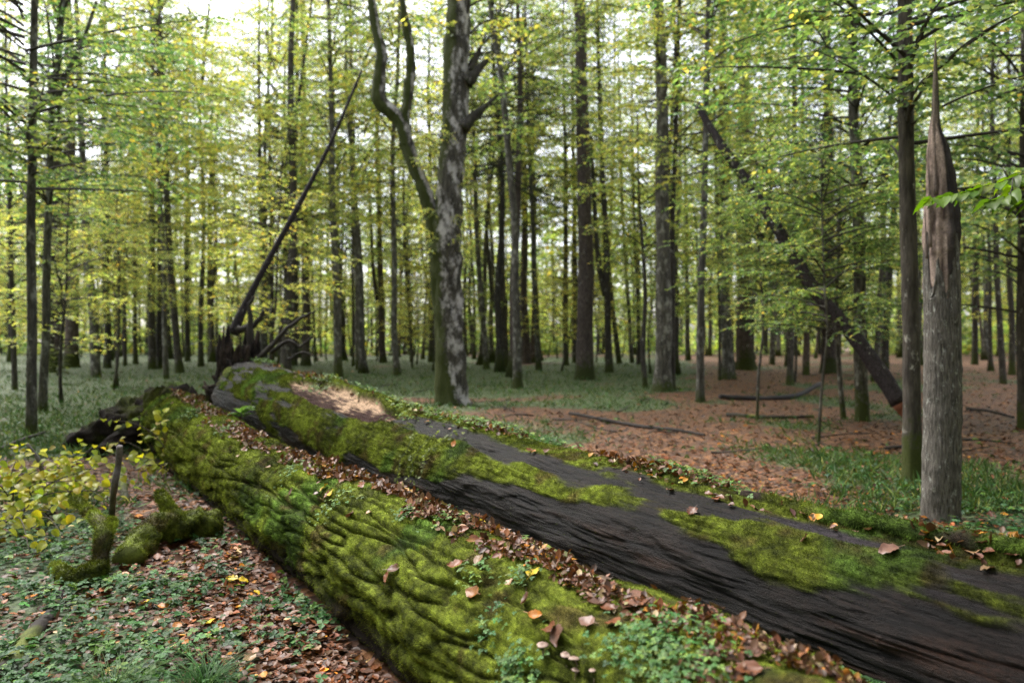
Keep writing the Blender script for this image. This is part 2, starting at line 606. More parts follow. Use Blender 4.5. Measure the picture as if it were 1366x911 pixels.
def logB(s, th):
    s = np.asarray(s, float)
    th = np.asarray(th, float)
    r = 0.395 + 0.035 * sstep(2.0, 5.0, s) + 0.12 * sstep(4, 10, s) + 0.06 * sstep(10, 12.8, s)
    u = 2.90 + 0.05 * sstep(5, 12, s)
    cz = r - 0.07 + 0.05 * sstep(9, 12.5, s)
    c, sn = np.cos(th), np.sin(th)
    deg = np.degrees(th) % 360
    S = np.stack([s * 0.45, c * r * 1.6, sn * r * 1.6], -1).reshape(-1, 3)
    lump = fbm(S * 1.7, 3, 51).reshape(s.shape)
    G = np.stack([s * 4.5, c * r * 30, sn * r * 30], -1).reshape(-1, 3)
    grain = fbm(G, 2, 61).reshape(s.shape)
    crk = np.minimum(np.abs(noise3(np.stack([s * 1.1, c * r * 15, sn * r * 15], -1).reshape(-1, 3), 66).reshape(s.shape)), 0.18)
    cw = noise3(np.stack([s * 2.0, c * r * 5, sn * r * 5], -1).reshape(-1, 3), 69).reshape(s.shape)
    c2 = noise3(np.stack([s * 1.3 + 0.3 * cw, c * r * 24 + 0.22 * cw, sn * r * 24 + 0.22 * cw], -1).reshape(-1, 3), 68).reshape(s.shape)
    c3 = noise3(np.stack([s * 3.2, c * r * 9, sn * r * 9], -1).reshape(-1, 3), 67).reshape(s.shape)
    crack = np.exp(-(c2 / 0.10) ** 2) * sstep(-0.2, 0.3, cw + 0.1)
    plate = sstep(-0.05, 0.02, c3) * sstep(-0.1, 0.3, lump)          # thin plates of bark still holding on
    d = 0.028 * lump + 0.006 * grain + 0.02 * (crk - 0.12) - 0.009 * crack + 0.010 * plate
    # raised strip of bark along the top
    wob = 3.0 * np.sin(s * 1.3) + 2.0 * np.sin(s * 3.1 + 1)
    rg = np.exp(-((deg - 81 - wob) / 6.5) ** 4) * (1 - sstep(2.8, 4.0, s)) * 0.02
    gr = np.exp(-((deg - 93 - wob) / 4.0) ** 2) * (1 - sstep(2.8, 4.0, s)) * -0.035
    d = d + rg + gr
    # moss mask
    K = np.stack([s * 0.75, c * r * 4.2, sn * r * 4.2], -1).reshape(-1, 3)
    mk = fbm(K, 4, 71, 0.6).reshape(s.shape)
    bias = (0.62 - 0.22 * (1 - sstep(2.2, 3.6, s))) * np.exp(-((deg - 92) / 24) ** 2) - 0.12 - 0.06 * (1 - sstep(2.2, 3.6, s))
    bias = bias + 0.30 * np.exp(-((deg - 136) / 17) ** 2) * (0.35 + 0.65 * sstep(2.4, 4.2, s))
    bias = bias + 0.50 * np.exp(-((deg - 150) / 28) ** 2) * sstep(4.6, 6.6, s)
    bias = bias - 0.32 * np.exp(-((deg - 112) / 13) ** 2) * (1 - sstep(4.0, 5.2, s))
    bias = bias - 0.6 * sstep(136, 156, deg) * (1 - sstep(4.2, 6.0, s)) - 0.5 * sstep(168, 195, deg) - 0.55 * sstep(10.2, 11.6, s)
    moss = sstep(-0.02, 0.22, mk * 0.85 + bias)
    # bare wood patch where the bark has come off
    K2 = np.stack([s * 1.6, c * r * 5, sn * r * 5], -1).reshape(-1, 3)
    nn = fbm(K2, 3, 81).reshape(s.shape)
    bx = (s - 8.0) / 1.65
    by = (deg - (114 - 4.0 * bx)) / 20
    bare = sstep(1.1, 0.98, bx ** 2 + by ** 2 + 0.55 * nn)
    lip = np.exp(-((by + 1.25) / 0.35) ** 2) * sstep(1.3, 0.9, np.abs(bx))
    d = d - 0.055 * bare + 0.05 * lip
    moss = moss * (1 - bare)
    d = d + 0.012 * moss
    R_ = r + d
    x = NV[0] * (u + R_ * c) + DV[0] * s
    y = NV[1] * (u + R_ * c) + DV[1] * s
    z = cz + R_ * sn
    P = np.stack([x, y, z], -1)
    N = np.stack([NV[0] * c, NV[1] * c, sn], -1)
    return P, N, moss, bare, grain - 1.6 * crack + 0.5 * plate, lump, rg


def s_samples(s0, s1, near, k0, n):
    """sample positions along a log, denser towards the camera"""
    s = np.linspace(s0, s1, 4000)
    dens = 1.0 / (np.hypot(s, near) + 0.5)
    cdf = np.cumsum(dens)
    cdf = (cdf - cdf[0]) / (cdf[-1] - cdf[0])
    return np.interp(np.linspace(0, 1, n), cdf, s)


def th_samples(n_in, n_out):
    """angles round a log, dense on the side that can be seen"""
    return np.concatenate([np.linspace(R(50), R(245), n_in, endpoint=False), np.linspace(R(245), R(410), n_out, endpoint=False)])


def grid_q(n, m):
    i = np.arange(n - 1)[:, None] * m
    j = np.arange(m)[None, :]
    j2 = (j + 1) % m
    return np.stack([i + j, i + m + j, i + m + j2, i + j2], -1).reshape(-1, 4)


def lerp3(a, b, t):
    t = np.asarray(t)[..., None]
    return np.asarray(a) * (1 - t) + np.asarray(b) * t


MOSS_D, MOSS_M, MOSS_B = np.array([0.034, 0.044, 0.006]), np.array([0.105, 0.128, 0.014]), np.array([0.21, 0.265, 0.03])


def moss_colour(P, seed=0):
    a = fbm(P * 2.3, 2, 91 + seed)
    b = fbm(P * 19, 2, 95 + seed)
    t = np.clip(0.45 + 0.45 * a + 0.6 * b, 0, 1)
    c = np.where((t < 0.5)[:, None], lerp3(MOSS_D, MOSS_M, t * 2), lerp3(MOSS_M, MOSS_B, t * 2 - 1))
    e = sstep(0.28, 0.62, fbm(P * 3.7, 3, 190 + seed))               # withered brown patches
    g = sstep(0.2, 0.6, fbm(P * 1.6, 2, 197 + seed))                 # a second, bluer-green moss
    c = lerp3(c, c * np.array([0.72, 0.98, 1.3]), g)
    return lerp3(c, np.array([0.075, 0.052, 0.018]) * (0.5 + t[:, None]), e * 0.75)


def moss_blades(P, N, col, rng, length, width):
    """one short spike per point"""
    n = len(P)
    J = rng.normal(size=(n, 3)) * 0.75
    D = unit(N + J + np.array([0, 0, -0.25]))
    B = unit(np.cross(D, rng.normal(size=(n, 3))))
    L = (length * rng.uniform(0.6, 1.4, n))[:, None]
    W = (width * rng.uniform(0.7, 1.3, n))[:, None]
    V = np.stack([P - B * W - N * 0.004, P + B * W - N * 0.004, P + D * L], 1).reshape(-1, 3)
    T = np.arange(n * 3).reshape(-1, 3)
    col = col * np.exp(rng.normal(size=(n, 1)) * 0.3)
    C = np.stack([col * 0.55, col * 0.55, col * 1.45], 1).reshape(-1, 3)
    return V, T, C


def end_cap(acc_V, c, inward, m, k0):
    pass


def build_logs():
    rng = np.random.RandomState(5)
    # ---- mossy log
    s = s_samples(-2.2, 11.6, 1.6, 1, 560)
    th = th_samples(190, 40)
    S, TH = np.meshgrid(s, th, indexing='ij')
    P, N, rid, sm = logA(S, TH)
    # ragged far end: pull the last rings in
    Pf = P.reshape(-1, 3)
    mc = moss_colour(Pf)
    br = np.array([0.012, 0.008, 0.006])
    low = sstep(-0.1, -0.5, np.sin(TH)).ravel()  # underside shade painted into the colour, over bark left bare of moss
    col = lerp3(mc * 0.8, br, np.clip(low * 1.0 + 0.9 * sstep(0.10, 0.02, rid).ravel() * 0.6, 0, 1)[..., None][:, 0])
    Q = grid_q(len(s), len(th))
    V = Pf
    k = len(V)
    V = np.vstack([V, P[0].mean(0), P[-1].mean(0) - np.array([DV[0], DV[1], 0]) * 0.15])
    m = len(th)
    j = np.arange(m)
    T = np.concatenate([np.stack([np.full(m, k), j, (j + 1) % m], -1), np.stack([np.full(m, k + 1), k - m + (j + 1) % m, k - m + j], -1)])
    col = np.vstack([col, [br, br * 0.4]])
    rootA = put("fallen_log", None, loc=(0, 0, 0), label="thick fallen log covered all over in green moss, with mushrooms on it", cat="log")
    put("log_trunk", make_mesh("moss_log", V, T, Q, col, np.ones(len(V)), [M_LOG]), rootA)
    # root flare bending down to the ground at the far end
    acc = Acc()
    E = logA(np.array([11.2]), np.array([np.pi / 2]))[0][0]
    c0 = E - np.array([0, 0, 0.43])
    for tgt, r0, r1, sd_ in (((95, 588, 10.4), 0.34, 0.13, 1), ((150, 560, 11.2), 0.40, 0.20, 2), ((120, 610, 9.6), 0.25, 0.08, 3), ((190, 560, 11.3), 0.40, 0.25, 4), ((215, 545, 11.8), 0.42, 0.3, 5)):
        e = ray(*tgt)
        e[2] = max(e[2] - 0.05, 0.02)
        midp = (c0 + e) / 2 + np.array([0, 0, 0.10])
        path = spline([c0 + np.array([0.2, -0.3, 0]), c0, midp, e], 60)
        V_, T_, Q_ = tube(path, np.linspace(r0, r1, 60), 40, True, 0.45, sd_, 6)
        V_ = V_ + unit(V_ - V_.mean(0)) * (0.05 * fbm(V_ * 9, 3, sd_))[:, None]
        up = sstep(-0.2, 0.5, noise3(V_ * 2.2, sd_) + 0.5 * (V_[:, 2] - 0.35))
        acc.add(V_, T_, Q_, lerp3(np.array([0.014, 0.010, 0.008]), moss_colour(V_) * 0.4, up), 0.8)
    put("root_flare", acc.mesh("root_flare", [M_LOG]), rootA)
    # moss strands
    n = 560000
    cdf_s = s_samples(-0.6, 11.5, 1.5, 1, 4000)
    ss = np.interp(rng.uniform(0, 1, n) ** 0.9, np.linspace(0, 1, 4000), cdf_s)
    tt = R(35) + rng.uniform(0, 1, n) * R(205)
    P, N, rid, sm = logA(ss, tt)
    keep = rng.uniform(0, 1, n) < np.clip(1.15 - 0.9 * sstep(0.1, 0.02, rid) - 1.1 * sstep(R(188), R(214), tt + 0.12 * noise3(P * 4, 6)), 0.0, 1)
    P, N, ss, rid = P[keep], N[keep], ss[keep], rid[keep]
    dist = np.linalg.norm(P - np.array([0, 0, CH]), axis=1)
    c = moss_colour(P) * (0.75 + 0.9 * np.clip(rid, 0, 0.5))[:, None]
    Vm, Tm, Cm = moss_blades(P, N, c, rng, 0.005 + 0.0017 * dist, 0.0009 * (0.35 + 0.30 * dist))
    o = put("moss", make_mesh("moss_a", Vm, Tm, None, Cm, None, [M_MOSS]), rootA)
    o["kind"] = "stuff"

    # ---- dark log
    s = s_samples(-3.5, 12.7, 2.8, 1, 640)
    th = th_samples(250, 40)
    S, TH = np.meshgrid(s, th, indexing='ij')
    P, N, moss, bare, grain, lump, rg = [a for a in logB(S, TH)]
    Pf = P.reshape(-1, 3)
    moss, bare, grain, lump = moss.ravel(), bare.ravel(), grain.ravel(), lump.ravel()
    deg = (np.degrees(TH) % 360).ravel()
    barkc = lerp3(np.array([0.002, 0.0015, 0.0015]), np.array([0.009, 0.006, 0.005]), np.clip(0.45 + 0.9 * grain, 0, 1))
    red = sstep(0.0, 0.45, fbm(np.stack([S.ravel() * 1.3, Pf[:, 2] * 9, Pf[:, 2] * 0], -1), 3, 77)) * sstep(140, 170, deg)
    barkc = lerp3(barkc, np.array([0.030, 0.013, 0.007]), 0.6 * red)
    vio = sstep(0.0, 0.4, noise3(np.stack([S.ravel() * 0.9, Pf[:, 2] * 5, Pf[:, 2] * 0], -1), 79)) * sstep(135, 110, deg)
    barkc = lerp3(barkc, np.array([0.030, 0.024, 0.031]), 0.8 * vio)
    wood = lerp3(np.array([0.035, 0.018, 0.015]), np.array([0.36, 0.25, 0.165]), np.clip(0.5 + 1.0 * grain + 0.9 * fbm(Pf * 3.1, 3, 83) - 0.05 * (deg - 110), 0, 1))
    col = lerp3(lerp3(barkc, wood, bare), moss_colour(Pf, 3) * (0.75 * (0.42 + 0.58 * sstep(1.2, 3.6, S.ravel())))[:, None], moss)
    Q = grid_q(len(s), len(th))
    k = len(Pf)
    m = len(th)
    j = np.arange(m)
    # far end: hollow, ragged
    V = np.vstack([Pf, P[0].mean(0), P[-1].mean(0) - np.array([DV[0], DV[1], 0]) * 0.4])
    V[k - m:k] += (np.array([DV[0], DV[1], 0]) * (0.22 * fbm(np.stack([np.cos(th) * 3, np.sin(th) * 3, th * 0], -1), 3, 7))[:, None])
    T = np.concatenate([np.stack([np.full(m, k), j, (j + 1) % m], -1), np.stack([np.full(m, k + 1), k - m + (j + 1) % m, k - m + j], -1)])
    col = np.vstack([col, [barkc[0], barkc[0] * 0.5]])
    ms = np.concatenate([np.clip(moss + bare, 0, 1), [1, 1]])
    rootB = put("fallen_log", None, loc=(0, 0, 0), label="huge dark fallen log with wet bare bark, moss patches and a pale stripped scar", cat="log")
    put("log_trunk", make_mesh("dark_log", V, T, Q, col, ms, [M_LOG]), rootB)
    n = 560000
    cdf_s = s_samples(-0.9, 12.3, 2.6, 1, 4000)
    ss = np.interp(rng.uniform(0, 1, n), np.linspace(0, 1, 4000), cdf_s)
    tt = R(60) + rng.uniform(0, 1, n) * R(130)
    P, N, moss, bare, grain, lump, rg = logB(ss, tt)
    keep = rng.uniform(0, 1, n) < (moss ** 1.5 + 0.012)
    P, N, moss = P[keep], N[keep], moss[keep]
    dist = np.linalg.norm(P - np.array([0, 0, CH]), axis=1)
    sl = P[:, 0] * DV[0] + P[:, 1] * DV[1]
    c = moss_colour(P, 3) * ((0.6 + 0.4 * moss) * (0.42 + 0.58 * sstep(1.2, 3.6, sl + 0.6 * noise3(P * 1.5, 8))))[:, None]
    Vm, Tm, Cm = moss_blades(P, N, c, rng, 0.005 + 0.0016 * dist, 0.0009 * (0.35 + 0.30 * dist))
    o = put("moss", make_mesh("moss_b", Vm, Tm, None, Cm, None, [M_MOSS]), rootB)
    o["kind"] = "stuff"
    # raised mossy strip of bark along the top of the near half
    sv_ = np.linspace(-1.6, 2.9, 220)
    tv_ = R(82) + R(3.0) * np.sin(sv_ * 1.3) + R(1.5) * np.sin(sv_ * 4.1)
    Pc, Nc = logB(sv_, tv_)[:2]
    rr_ = (0.034 + 0.010 * noise3(np.stack([sv_ * 2.5, sv_ * 0, sv_ * 0], -1), 4)) * sstep(2.9, 2.3, sv_) + 0.006
    V_, T_, Q_ = tube(Pc - Nc * 0.002, rr_, 22, True, 0.45, 6, 8)
    mm_ = sstep(-0.25, 0.2, noise3(V_ * 5, 9) + 0.18)
    nrm = unit(V_[:220 * 22].reshape(220, 22, 3) - (Pc + Nc * 0.012)[:, None, :]).reshape(-1, 3)
    c_s = lerp3(np.array([0.02, 0.014, 0.010]), moss_colour(V_, 5) * 0.6, mm_)
    put("bark_strip", make_mesh("bark_strip", V_, T_, Q_, c_s, np.ones(len(V_)), [M_LOG]), rootB)
    k_ = rng.randint(0, 220 * 22, 60000)
    k_ = k_[rng.uniform(0, 1, len(k_)) < mm_[k_]]
    Pb = V_[k_] + rng.normal(size=(len(k_), 3)) * 0.006
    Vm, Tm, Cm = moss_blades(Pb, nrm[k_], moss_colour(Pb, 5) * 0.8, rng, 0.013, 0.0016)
    o = put("moss", make_mesh("strip_moss", Vm, Tm, None, Cm, None, [M_MOSS]), rootB)
    o["kind"] = "stuff"
    # splintered stub and root mass at the far end of the dark log
    acc = Acc()
    Y = 12.6
    for k_ in range(46):
        x0, y0 = rng.uniform(298, 340), rng.uniform(500, 548)
        x1 = x0 + rng.normal() * 7 - 6
        y1 = rng.uniform(430, 500) if k_ < 26 else y0 - rng.uniform(5, 35)
        if k_ >= 26:
            x0, x1 = x0 - 8, x0 - rng.uniform(14, 32)
        dy = rng.uniform(-0.3, 0.3)
        a_, b_ = ray(x0, y0, Y + dy), ray(x1, y1, Y + dy * 1.4)
        path = spline([a_, (a_ + b_) / 2 + rng.normal(size=3) * 0.03, b_], 12)
        r0 = rng.uniform(0.09, 0.2)
        V_, T_, Q_ = tube(path, r0 * np.linspace(1, 0.15, 12), 7, True, 0.5, k_, 11)
        g = np.clip(0.35 + 1.0 * fbm(V_ * np.array([14, 14, 3]), 3, k_), 0, 1)
        acc.add(V_, T_, Q_, lerp3(np.array([0.010, 0.008, 0.007]), np.array([0.06, 0.043, 0.034]), g), 0.9)
    put("broken_stub", acc.mesh("broken_stub", [M_LOG]), rootB)
    for k_, (pts, r0, r1) in enumerate(((((345, 478), (372, 450), (400, 425), (422, 415)), 0.075, 0.02), (((362, 470), (385, 455), (400, 462), (418, 447)), 0.06, 0.018),
                           (((375, 460), (374, 440), (381, 428)), 0.05, 0.02), (((330, 470), (335, 440), (332, 410), (338, 395)), 0.11, 0.03),
                           (((318, 440), (340, 432), (352, 415)), 0.10, 0.05), (((385, 478), (405, 470), (425, 478)), 0.04, 0.012))):
        path = spline([ray(x, y, 12.2 + 0.1 * k_) for x, y in pts], 14)
        path = path + rng.normal(size=path.shape) * 0.008
        V_, T_, Q_ = tube(path, 0.62 * np.linspace(r0, r1, 14), 8, True, 0.3, k_, 6)
        a2 = Acc()
        a2.add(V_, T_, Q_, (0.03, 0.024, 0.02), 0.5)
        put("dead_branch", a2.mesh("dead_branch", [M_TWIG]), rootB)
    return rootA, rootB


LOG_A, LOG_B = build_logs()


# ------------------------------------------------------------------ leaf palettes
def palette(rng, n, cols, wts, jit=0.18):
    cols = np.array(cols)
    k = rng.choice(len(cols), n, p=np.array(wts) / sum(wts))
    return cols[k] * np.exp(rng.normal(size=(n, 1)) * jit) * np.exp(rng.normal(size=(n, 3)) * 0.06)


G_DARK, G_MID, G_YEL, YEL, GOLD = (0.07, 0.13, 0.05), (0.15, 0.225, 0.075), (0.31, 0.36, 0.11), (0.50, 0.49, 0.13), (0.5, 0.36, 0.07)
RUST, BROWN, PINK, ORANGE, STRAW = (0.15, 0.055, 0.022), (0.075, 0.034, 0.018), (0.22, 0.12, 0.085), (0.36, 0.15, 0.02), (0.34, 0.24, 0.13)


# ------------------------------------------------------------------ crowns
def crown_mesh(name, seed, height, rad, nb, leaf, spacing, cols, wts, fine=False, up=0.55, profile='under', jit=0.35, limb=0.02, mat=None):
    rng = np.random.RandomState(seed)
    acc = Acc()
    LP, LD, LN, LC, LS = [], [], [], [], []
    for b in range(nb):
        f = (b + rng.uniform(0, 1)) / nb
        h = f * height
        if profile == 'under':
            L = rad * (0.35 + 0.65 * math.sin(math.pi * min(1, f * 0.8 + 0.2))) * rng.uniform(0.55, 1.1)
        elif profile == 'tall':
            L = rad * (0.5 + 0.5 * math.sin(math.pi * f)) * rng.uniform(0.5, 1.1)
        else:
            L = rad * (1.02 - f) * rng.uniform(0.7, 1.1) + 0.2
        az = rng.uniform(0, 2 * np.pi)
        rv = np.array([math.cos(az), math.sin(az), 0])
        sv = np.array([-rv[1], rv[0], 0])
        upk = up * rng.uniform(0.1, 1.8)
        t = np.linspace(0, 1, 8)
        bend = rng.uniform(-0.25, 0.25) * L
        path = np.outer(t * L, rv) + np.outer(bend * t ** 2, sv) + np.array([0, 0, h])
        path[:, 2] += L * (upk * t - upk * 0.75 * t ** 2)
        V_, T_, Q_ = tube(path, np.linspace(limb * (0.5 + L / rad), 0.004, 8), 4, False)
        acc.add(V_, T_, Q_, (0.035, 0.03, 0.024), 0, 1)
        tone = math.exp(rng.normal() * 0.16)
        ntw = max(4, int(L / 0.17))
        for k in range(ntw):
            tk = 0.22 + 0.78 * (k + rng.uniform(0, 1)) / ntw
            p0 = np.array([np.interp(tk, t, path[:, q]) for q in range(3)])
            side = 1 if k % 2 else -1
            d = rv * rng.uniform(0.5, 1.0) + sv * side * rng.uniform(0.5, 1.1) + np.array([0, 0, rng.uniform(-0.5, 0.35)])
            d /= np.linalg.norm(d)
            tl = (0.25 + 0.5 * (1 - abs(tk - 0.5))) * rng.uniform(0.6, 1.25) * (0.55 + 0.15 * L)
            nl = max(3, int(tl / spacing))
            q = (np.arange(nl) + rng.uniform(0, 1, nl)) / nl
            pts = p0 + np.outer(q * tl, d)
            pts[:, 2] -= 0.12 * tl * q ** 2
            sgn = np.where(np.arange(nl) % 2, 1, -1)[:, None]
            lat = np.cross(np.array([0, 0, 1.0]), d)
            ld = d * 0.7 + lat * sgn * rng.uniform(0.5, 1.1, (nl, 1)) + rng.normal(size=(nl, 3)) * 0.2
            ld[:, 2] -= 0.15
            ln = np.array([0, 0, 1.0]) + rng.normal(size=(nl, 3)) * jit
            LP.append(pts)
            LD.append(ld)
            LN.append(ln)
            LC.append(palette(rng, nl, cols, wts) * tone)
            LS.append(leaf * rng.uniform(0.65, 1.2, nl))
    V, T, C = leaf_arrays(np.vstack(LP), np.vstack(LD), np.vstack(LN), np.concatenate(LS), np.vstack(LC), 0.62 if profile != 'spruce' else 0.3, 0.18, fine)
    acc.add(V, T, None, C, 0, 0)
    return acc.mesh(name, [mat or M_LEAF, M_TWIG], False)


MIXG = [G_DARK, G_MID, G_YEL, YEL, GOLD]
CR_NEAR = [crown_mesh("crown_near", 100 + k, 6.0, 3.4, 64, 0.085, 0.034, MIXG, [4, 5, 1.6, 0.45, 0.2], True, 0.6, 'under', 0.55) for k in range(3)]
CR_UND = [crown_mesh("crown_under", 200 + k, 9.0, 3.6, 52, 0.105, 0.054, MIXG, [0.9, 2.6, 5, 3.2, 0.5], False, 0.6, 'under', 1.0) for k in range(4)]
CR_TALL = [crown_mesh("crown_tall", 300 + k, 15.0, 3.8, 52, 0.14, 0.078, MIXG, [0.9, 2.6, 5, 3.0, 0.4], False, 0.8, 'tall', 1.0, limb=0.03) for k in range(4)]
CR_YEL = [crown_mesh("crown_yellow", 400 + k, 6.5, 2.8, 50, 0.11, 0.064, MIXG, [0.4, 1.6, 5, 4.5, 0.8], False, 0.5, 'under', 1.0) for k in range(3)]
CR_SPR = [crown_mesh("crown_spruce", 500 + k, 15.0, 2.9, 120, 0.15, 0.055, [(0.016, 0.03, 0.014), (0.03, 0.048, 0.02), (0.022, 0.035, 0.02)], [2, 2, 1], False, -0.35, 'spruce', 0.5, mat=M_NEEDLE) for k in range(2)]


# ------------------------------------------------------------------ trunks
def trunk_arrays(path, radii, seg, seed, rough, base_moss, flare=0.55, fl_h=0.35, mossside=None):
    path = np.asarray(path, float)
    h = path[:, 2] - path[0, 2]
    rad = radii * (1 + flare * np.exp(-np.maximum(h, 0) / fl_h))
    V, T, Q = tube(path, rad, seg, True, rough, seed, 3.0)
    hz = V[:, 2] - path[0, 2]
    # buttress lobes at the base
    cx = np.interp(V[:, 2], path[:, 2], path[:, 0])
    cy = np.interp(V[:, 2], path[:, 2], path[:, 1])
    ang = np.arctan2(V[:, 1] - cy, V[:, 0] - cx)
    lob = 1 + 0.22 * np.exp(-np.maximum(hz, 0) / (fl_h * 0.9)) * np.sin(ang * 4 + seed)
    V[:, 0] = cx + (V[:, 0] - cx) * lob
    V[:, 1] = cy + (V[:, 1] - cy) * lob
    mo = np.clip(base_moss * np.exp(-np.maximum(hz, 0) / 0.9) + 0.16 + 0.25 * noise3(V * np.array([1.2, 1.2, 0.5]), seed), 0, 1)
    if mossside is not None:
        mo = np.clip(mo + mossside[1] * np.clip(np.cos(ang - mossside[0]), -0.4, 1), 0, 1)
    return V, T, Q, mo


BARK = {'horn': M_HORN, 'dark': M_DARK, 'spruce': M_SPRUCE, 'old': M_OLD}
TREES = []


def listed_tree(bx, by, wpx, pts, kind, label, H=19, crown=None, cz=4.0, csc=1.0, base_moss=0.75, limbs=(), fork=None, cat="tree", group=None, name=None, depth=None):
    """bx,by: base pixel; wpx: trunk width in pixels; pts: further pixels up the trunk (same depth)"""
    b = on_ground(bx, by) if depth is None else np.array([(bx - CX) / F * depth, depth, gz((bx - CX) / F * depth, depth)])
    Y = b[1]
    r = wpx / F * Y / 2
    up = [ray(x, y, Y) for x, y in pts]
    P = [b - np.array([0, 0, 0.15]), b + np.array([0, 0, 0.02])] + up
    d = unit(P[-1] - P[-2])
    d = unit(d * 0.6 + np.array([0, 0, 0.6]))
    if H > P[-1][2] + 1:
        P.append(P[-1] + d * (H - P[-1][2]) * 0.5)
        P.append(P[-1] + unit(d + np.array([0, 0, 0.3])) * (H - P[-1][2]))
    near = Y < 20
    path = spline(P, 64 if near else 30)
    rng = np.random.RandomState(int(bx * 7 + by))
    wob = np.stack([noise3(np.stack([path[:, 2] * 0.35, path[:, 2] * 0, path[:, 2] * 0 + bx], -1), 2), noise3(np.stack([path[:, 2] * 0.35, path[:, 2] * 0 + 9, path[:, 2] * 0 + bx], -1), 4), path[:, 2] * 0], -1)
    path = path + wob * r * 0.45 * sstep(0.3, 2, path[:, 2])[:, None]
    hh = np.clip((path[:, 2] - b[2]) / H, 0, 1)
    radii = r * (1 - 0.78 * hh ** 1.15)
    acc = Acc()
    V, T, Q, mo = trunk_arrays(path - b, radii, 26 if near else 14, int(bx) % 50, 0.10, base_moss, 0.45, 0.12 + r)
    acc.add(V, T, Q, (1, 1, 1), mo)
    for lp, r0, r1 in limbs:
        LPt = spline([(ray(x, y, Y) if len(q) == 0 else ray(x, y, Y + q[0])) - b for x, y, *q in lp], 20)
        V, T, Q = tube(LPt, np.linspace(r0, r1, 20), 12, True, 0.18, 3, 5)
        acc.add(V, T, Q, (1, 1, 1), np.clip(0.35 + 0.4 * noise3(V * 1.5, 6), 0, 1))
    e = put(name or ("spruce_tree" if kind == 'spruce' else "tree"), None, loc=b, label=label, cat=cat, group=group)
    put("trunk", acc.mesh("trunk", [BARK[kind]]), e)
    if crown is not None:
        zb = max(cz, 0.5)
        x = np.interp(zb, path[:, 2] - b[2], path[:, 0] - b[0])
        y = np.interp(zb, path[:, 2] - b[2], path[:, 1] - b[1])
        c = put("crown", crown, e, loc=(x, y, zb), rot=(rng.uniform(-0.04, 0.04), rng.uniform(-0.04, 0.04), rng.uniform(0, 6.28)))
        c.scale = (csc, csc, csc)
        if 20 < Y < 40 and crown in CR_UND and int(bx) % 4:
            put("crown", CR_TALL[int(bx) % 4], e, loc=(x, y, zb + rng.uniform(3.5, 6)), rot=(0, 0, rng.uniform(0, 6.28)))
    TREES.append((b[0], b[1]))
    return e


def c_(lst, k):
    return lst[k % len(lst)]


# the trees that can be told apart in the photograph: base x, base y, width, points up the trunk, kind, label
L = listed_tree
L(42, 580, 13, [(43, 330), (44, 180), (45, 20)], 'horn', "slim mottled grey tree with dark mossy foot, in front of its twin", H=14, crown=CR_NEAR[0], cz=3.6)
L(57, 548, 11, [(63, 330), (70, 150), (82, 20)], 'horn', "slim grey tree close behind another, leaning a little, one limb reaching out", H=15, crown=CR_NEAR[1], cz=4.2,
  limbs=[([(72, 140), (90, 95), (108, 60), (128, 2)], 0.07, 0.03)])
L(128, 503, 12, [(122, 400), (117, 330), (107, 163), (102, 30)], 'horn', "lichen-spotted pale tree with mossy foot on the green grass clearing", crown=CR_UND[0], cz=4.5)
L(75, 488, 13, [(76, 330), (78, 100)], 'spruce', "dark straight spruce beside an even broader dark trunk", crown=CR_SPR[0], cz=5, H=22)
L(95, 490, 17, [(94, 330), (92, 100)], 'spruce', "broad dark straight spruce trunk rising behind the lichen-spotted tree", crown=CR_SPR[1], cz=6, H=24)
L(143, 491, 9, [(142, 330), (140, 120)], 'dark', "dark narrow tree just beyond the lichen-spotted one", crown=CR_TALL[0], cz=6)
L(167, 488, 5, [(165, 330), (160, 150)], 'dark', "thin dark stem of a pair standing close together", crown=CR_UND[1], cz=3.4)
L(181, 486, 6, [(179, 330), (178, 130)], 'dark', "very dark thin straight stem, bare to head height", crown=CR_UND[2], cz=4.4)
L(203, 492, 10, [(202, 330), (203, 120)], 'dark', "olive-brown upright trunk beside a cluster of dark stems", crown=CR_TALL[1], cz=6)
L(214, 491, 8, [(213, 330), (211, 100)], 'dark', "blackish trunk right behind a thin mottled stem", crown=CR_UND[3], cz=5)
L(222, 505, 7, [(219, 400), (216, 306), (210, 200), (200, 20)], 'horn', "thin mottled pale stem with mossy foot beyond the root flare", crown=CR_UND[0], cz=5, H=15)
L(240, 497, 10, [(231, 400), (225, 330), (218, 200), (214, 60)], 'dark', "leaning brown trunk with swollen foot beyond the root flare", crown=CR_UND[1], cz=5.5)
L(250, 482, 7, [(249, 330), (250, 100)], 'dark', "straight brown mid-size trunk on the clearing's edge", crown=CR_TALL[2], cz=6)
L(268, 489, 7, [(268, 400), (272, 306), (267, 170), (262, 119), (252, 20)], 'dark', "dark trunk forking into two slender stems", crown=CR_UND[2], cz=6, limbs=[([(265, 140), (270, 100), (275, 40), (279, 5)], 0.1, 0.05)])
L(282, 481, 8, [(280, 330), (282, 120)], 'dark', "grey-brown trunk next to the forked dark tree", crown=CR_TALL[3], cz=5)
L(352, 498, 9, [(351, 400), (350, 306), (347, 204), (345, 30)], 'horn', "pale lichen-covered stem crossed by a leaning dead pole", crown=CR_UND[3], cz=5.5, H=16)
L(363, 487, 7, [(362, 330), (358, 120)], 'dark', "dark slender stem beside the pale one by the dead pole", crown=CR_TALL[0], cz=6)
L(382, 484, 7, [(381, 330), (379, 100)], 'dark', "dark slim trunk behind the tangle of dead branches", crown=CR_UND[0], cz=4)
L(392, 487, 9, [(393, 330), (395, 120)], 'dark', "dark brown trunk rising behind the tangle of dead branches", crown=CR_TALL[1], cz=6)
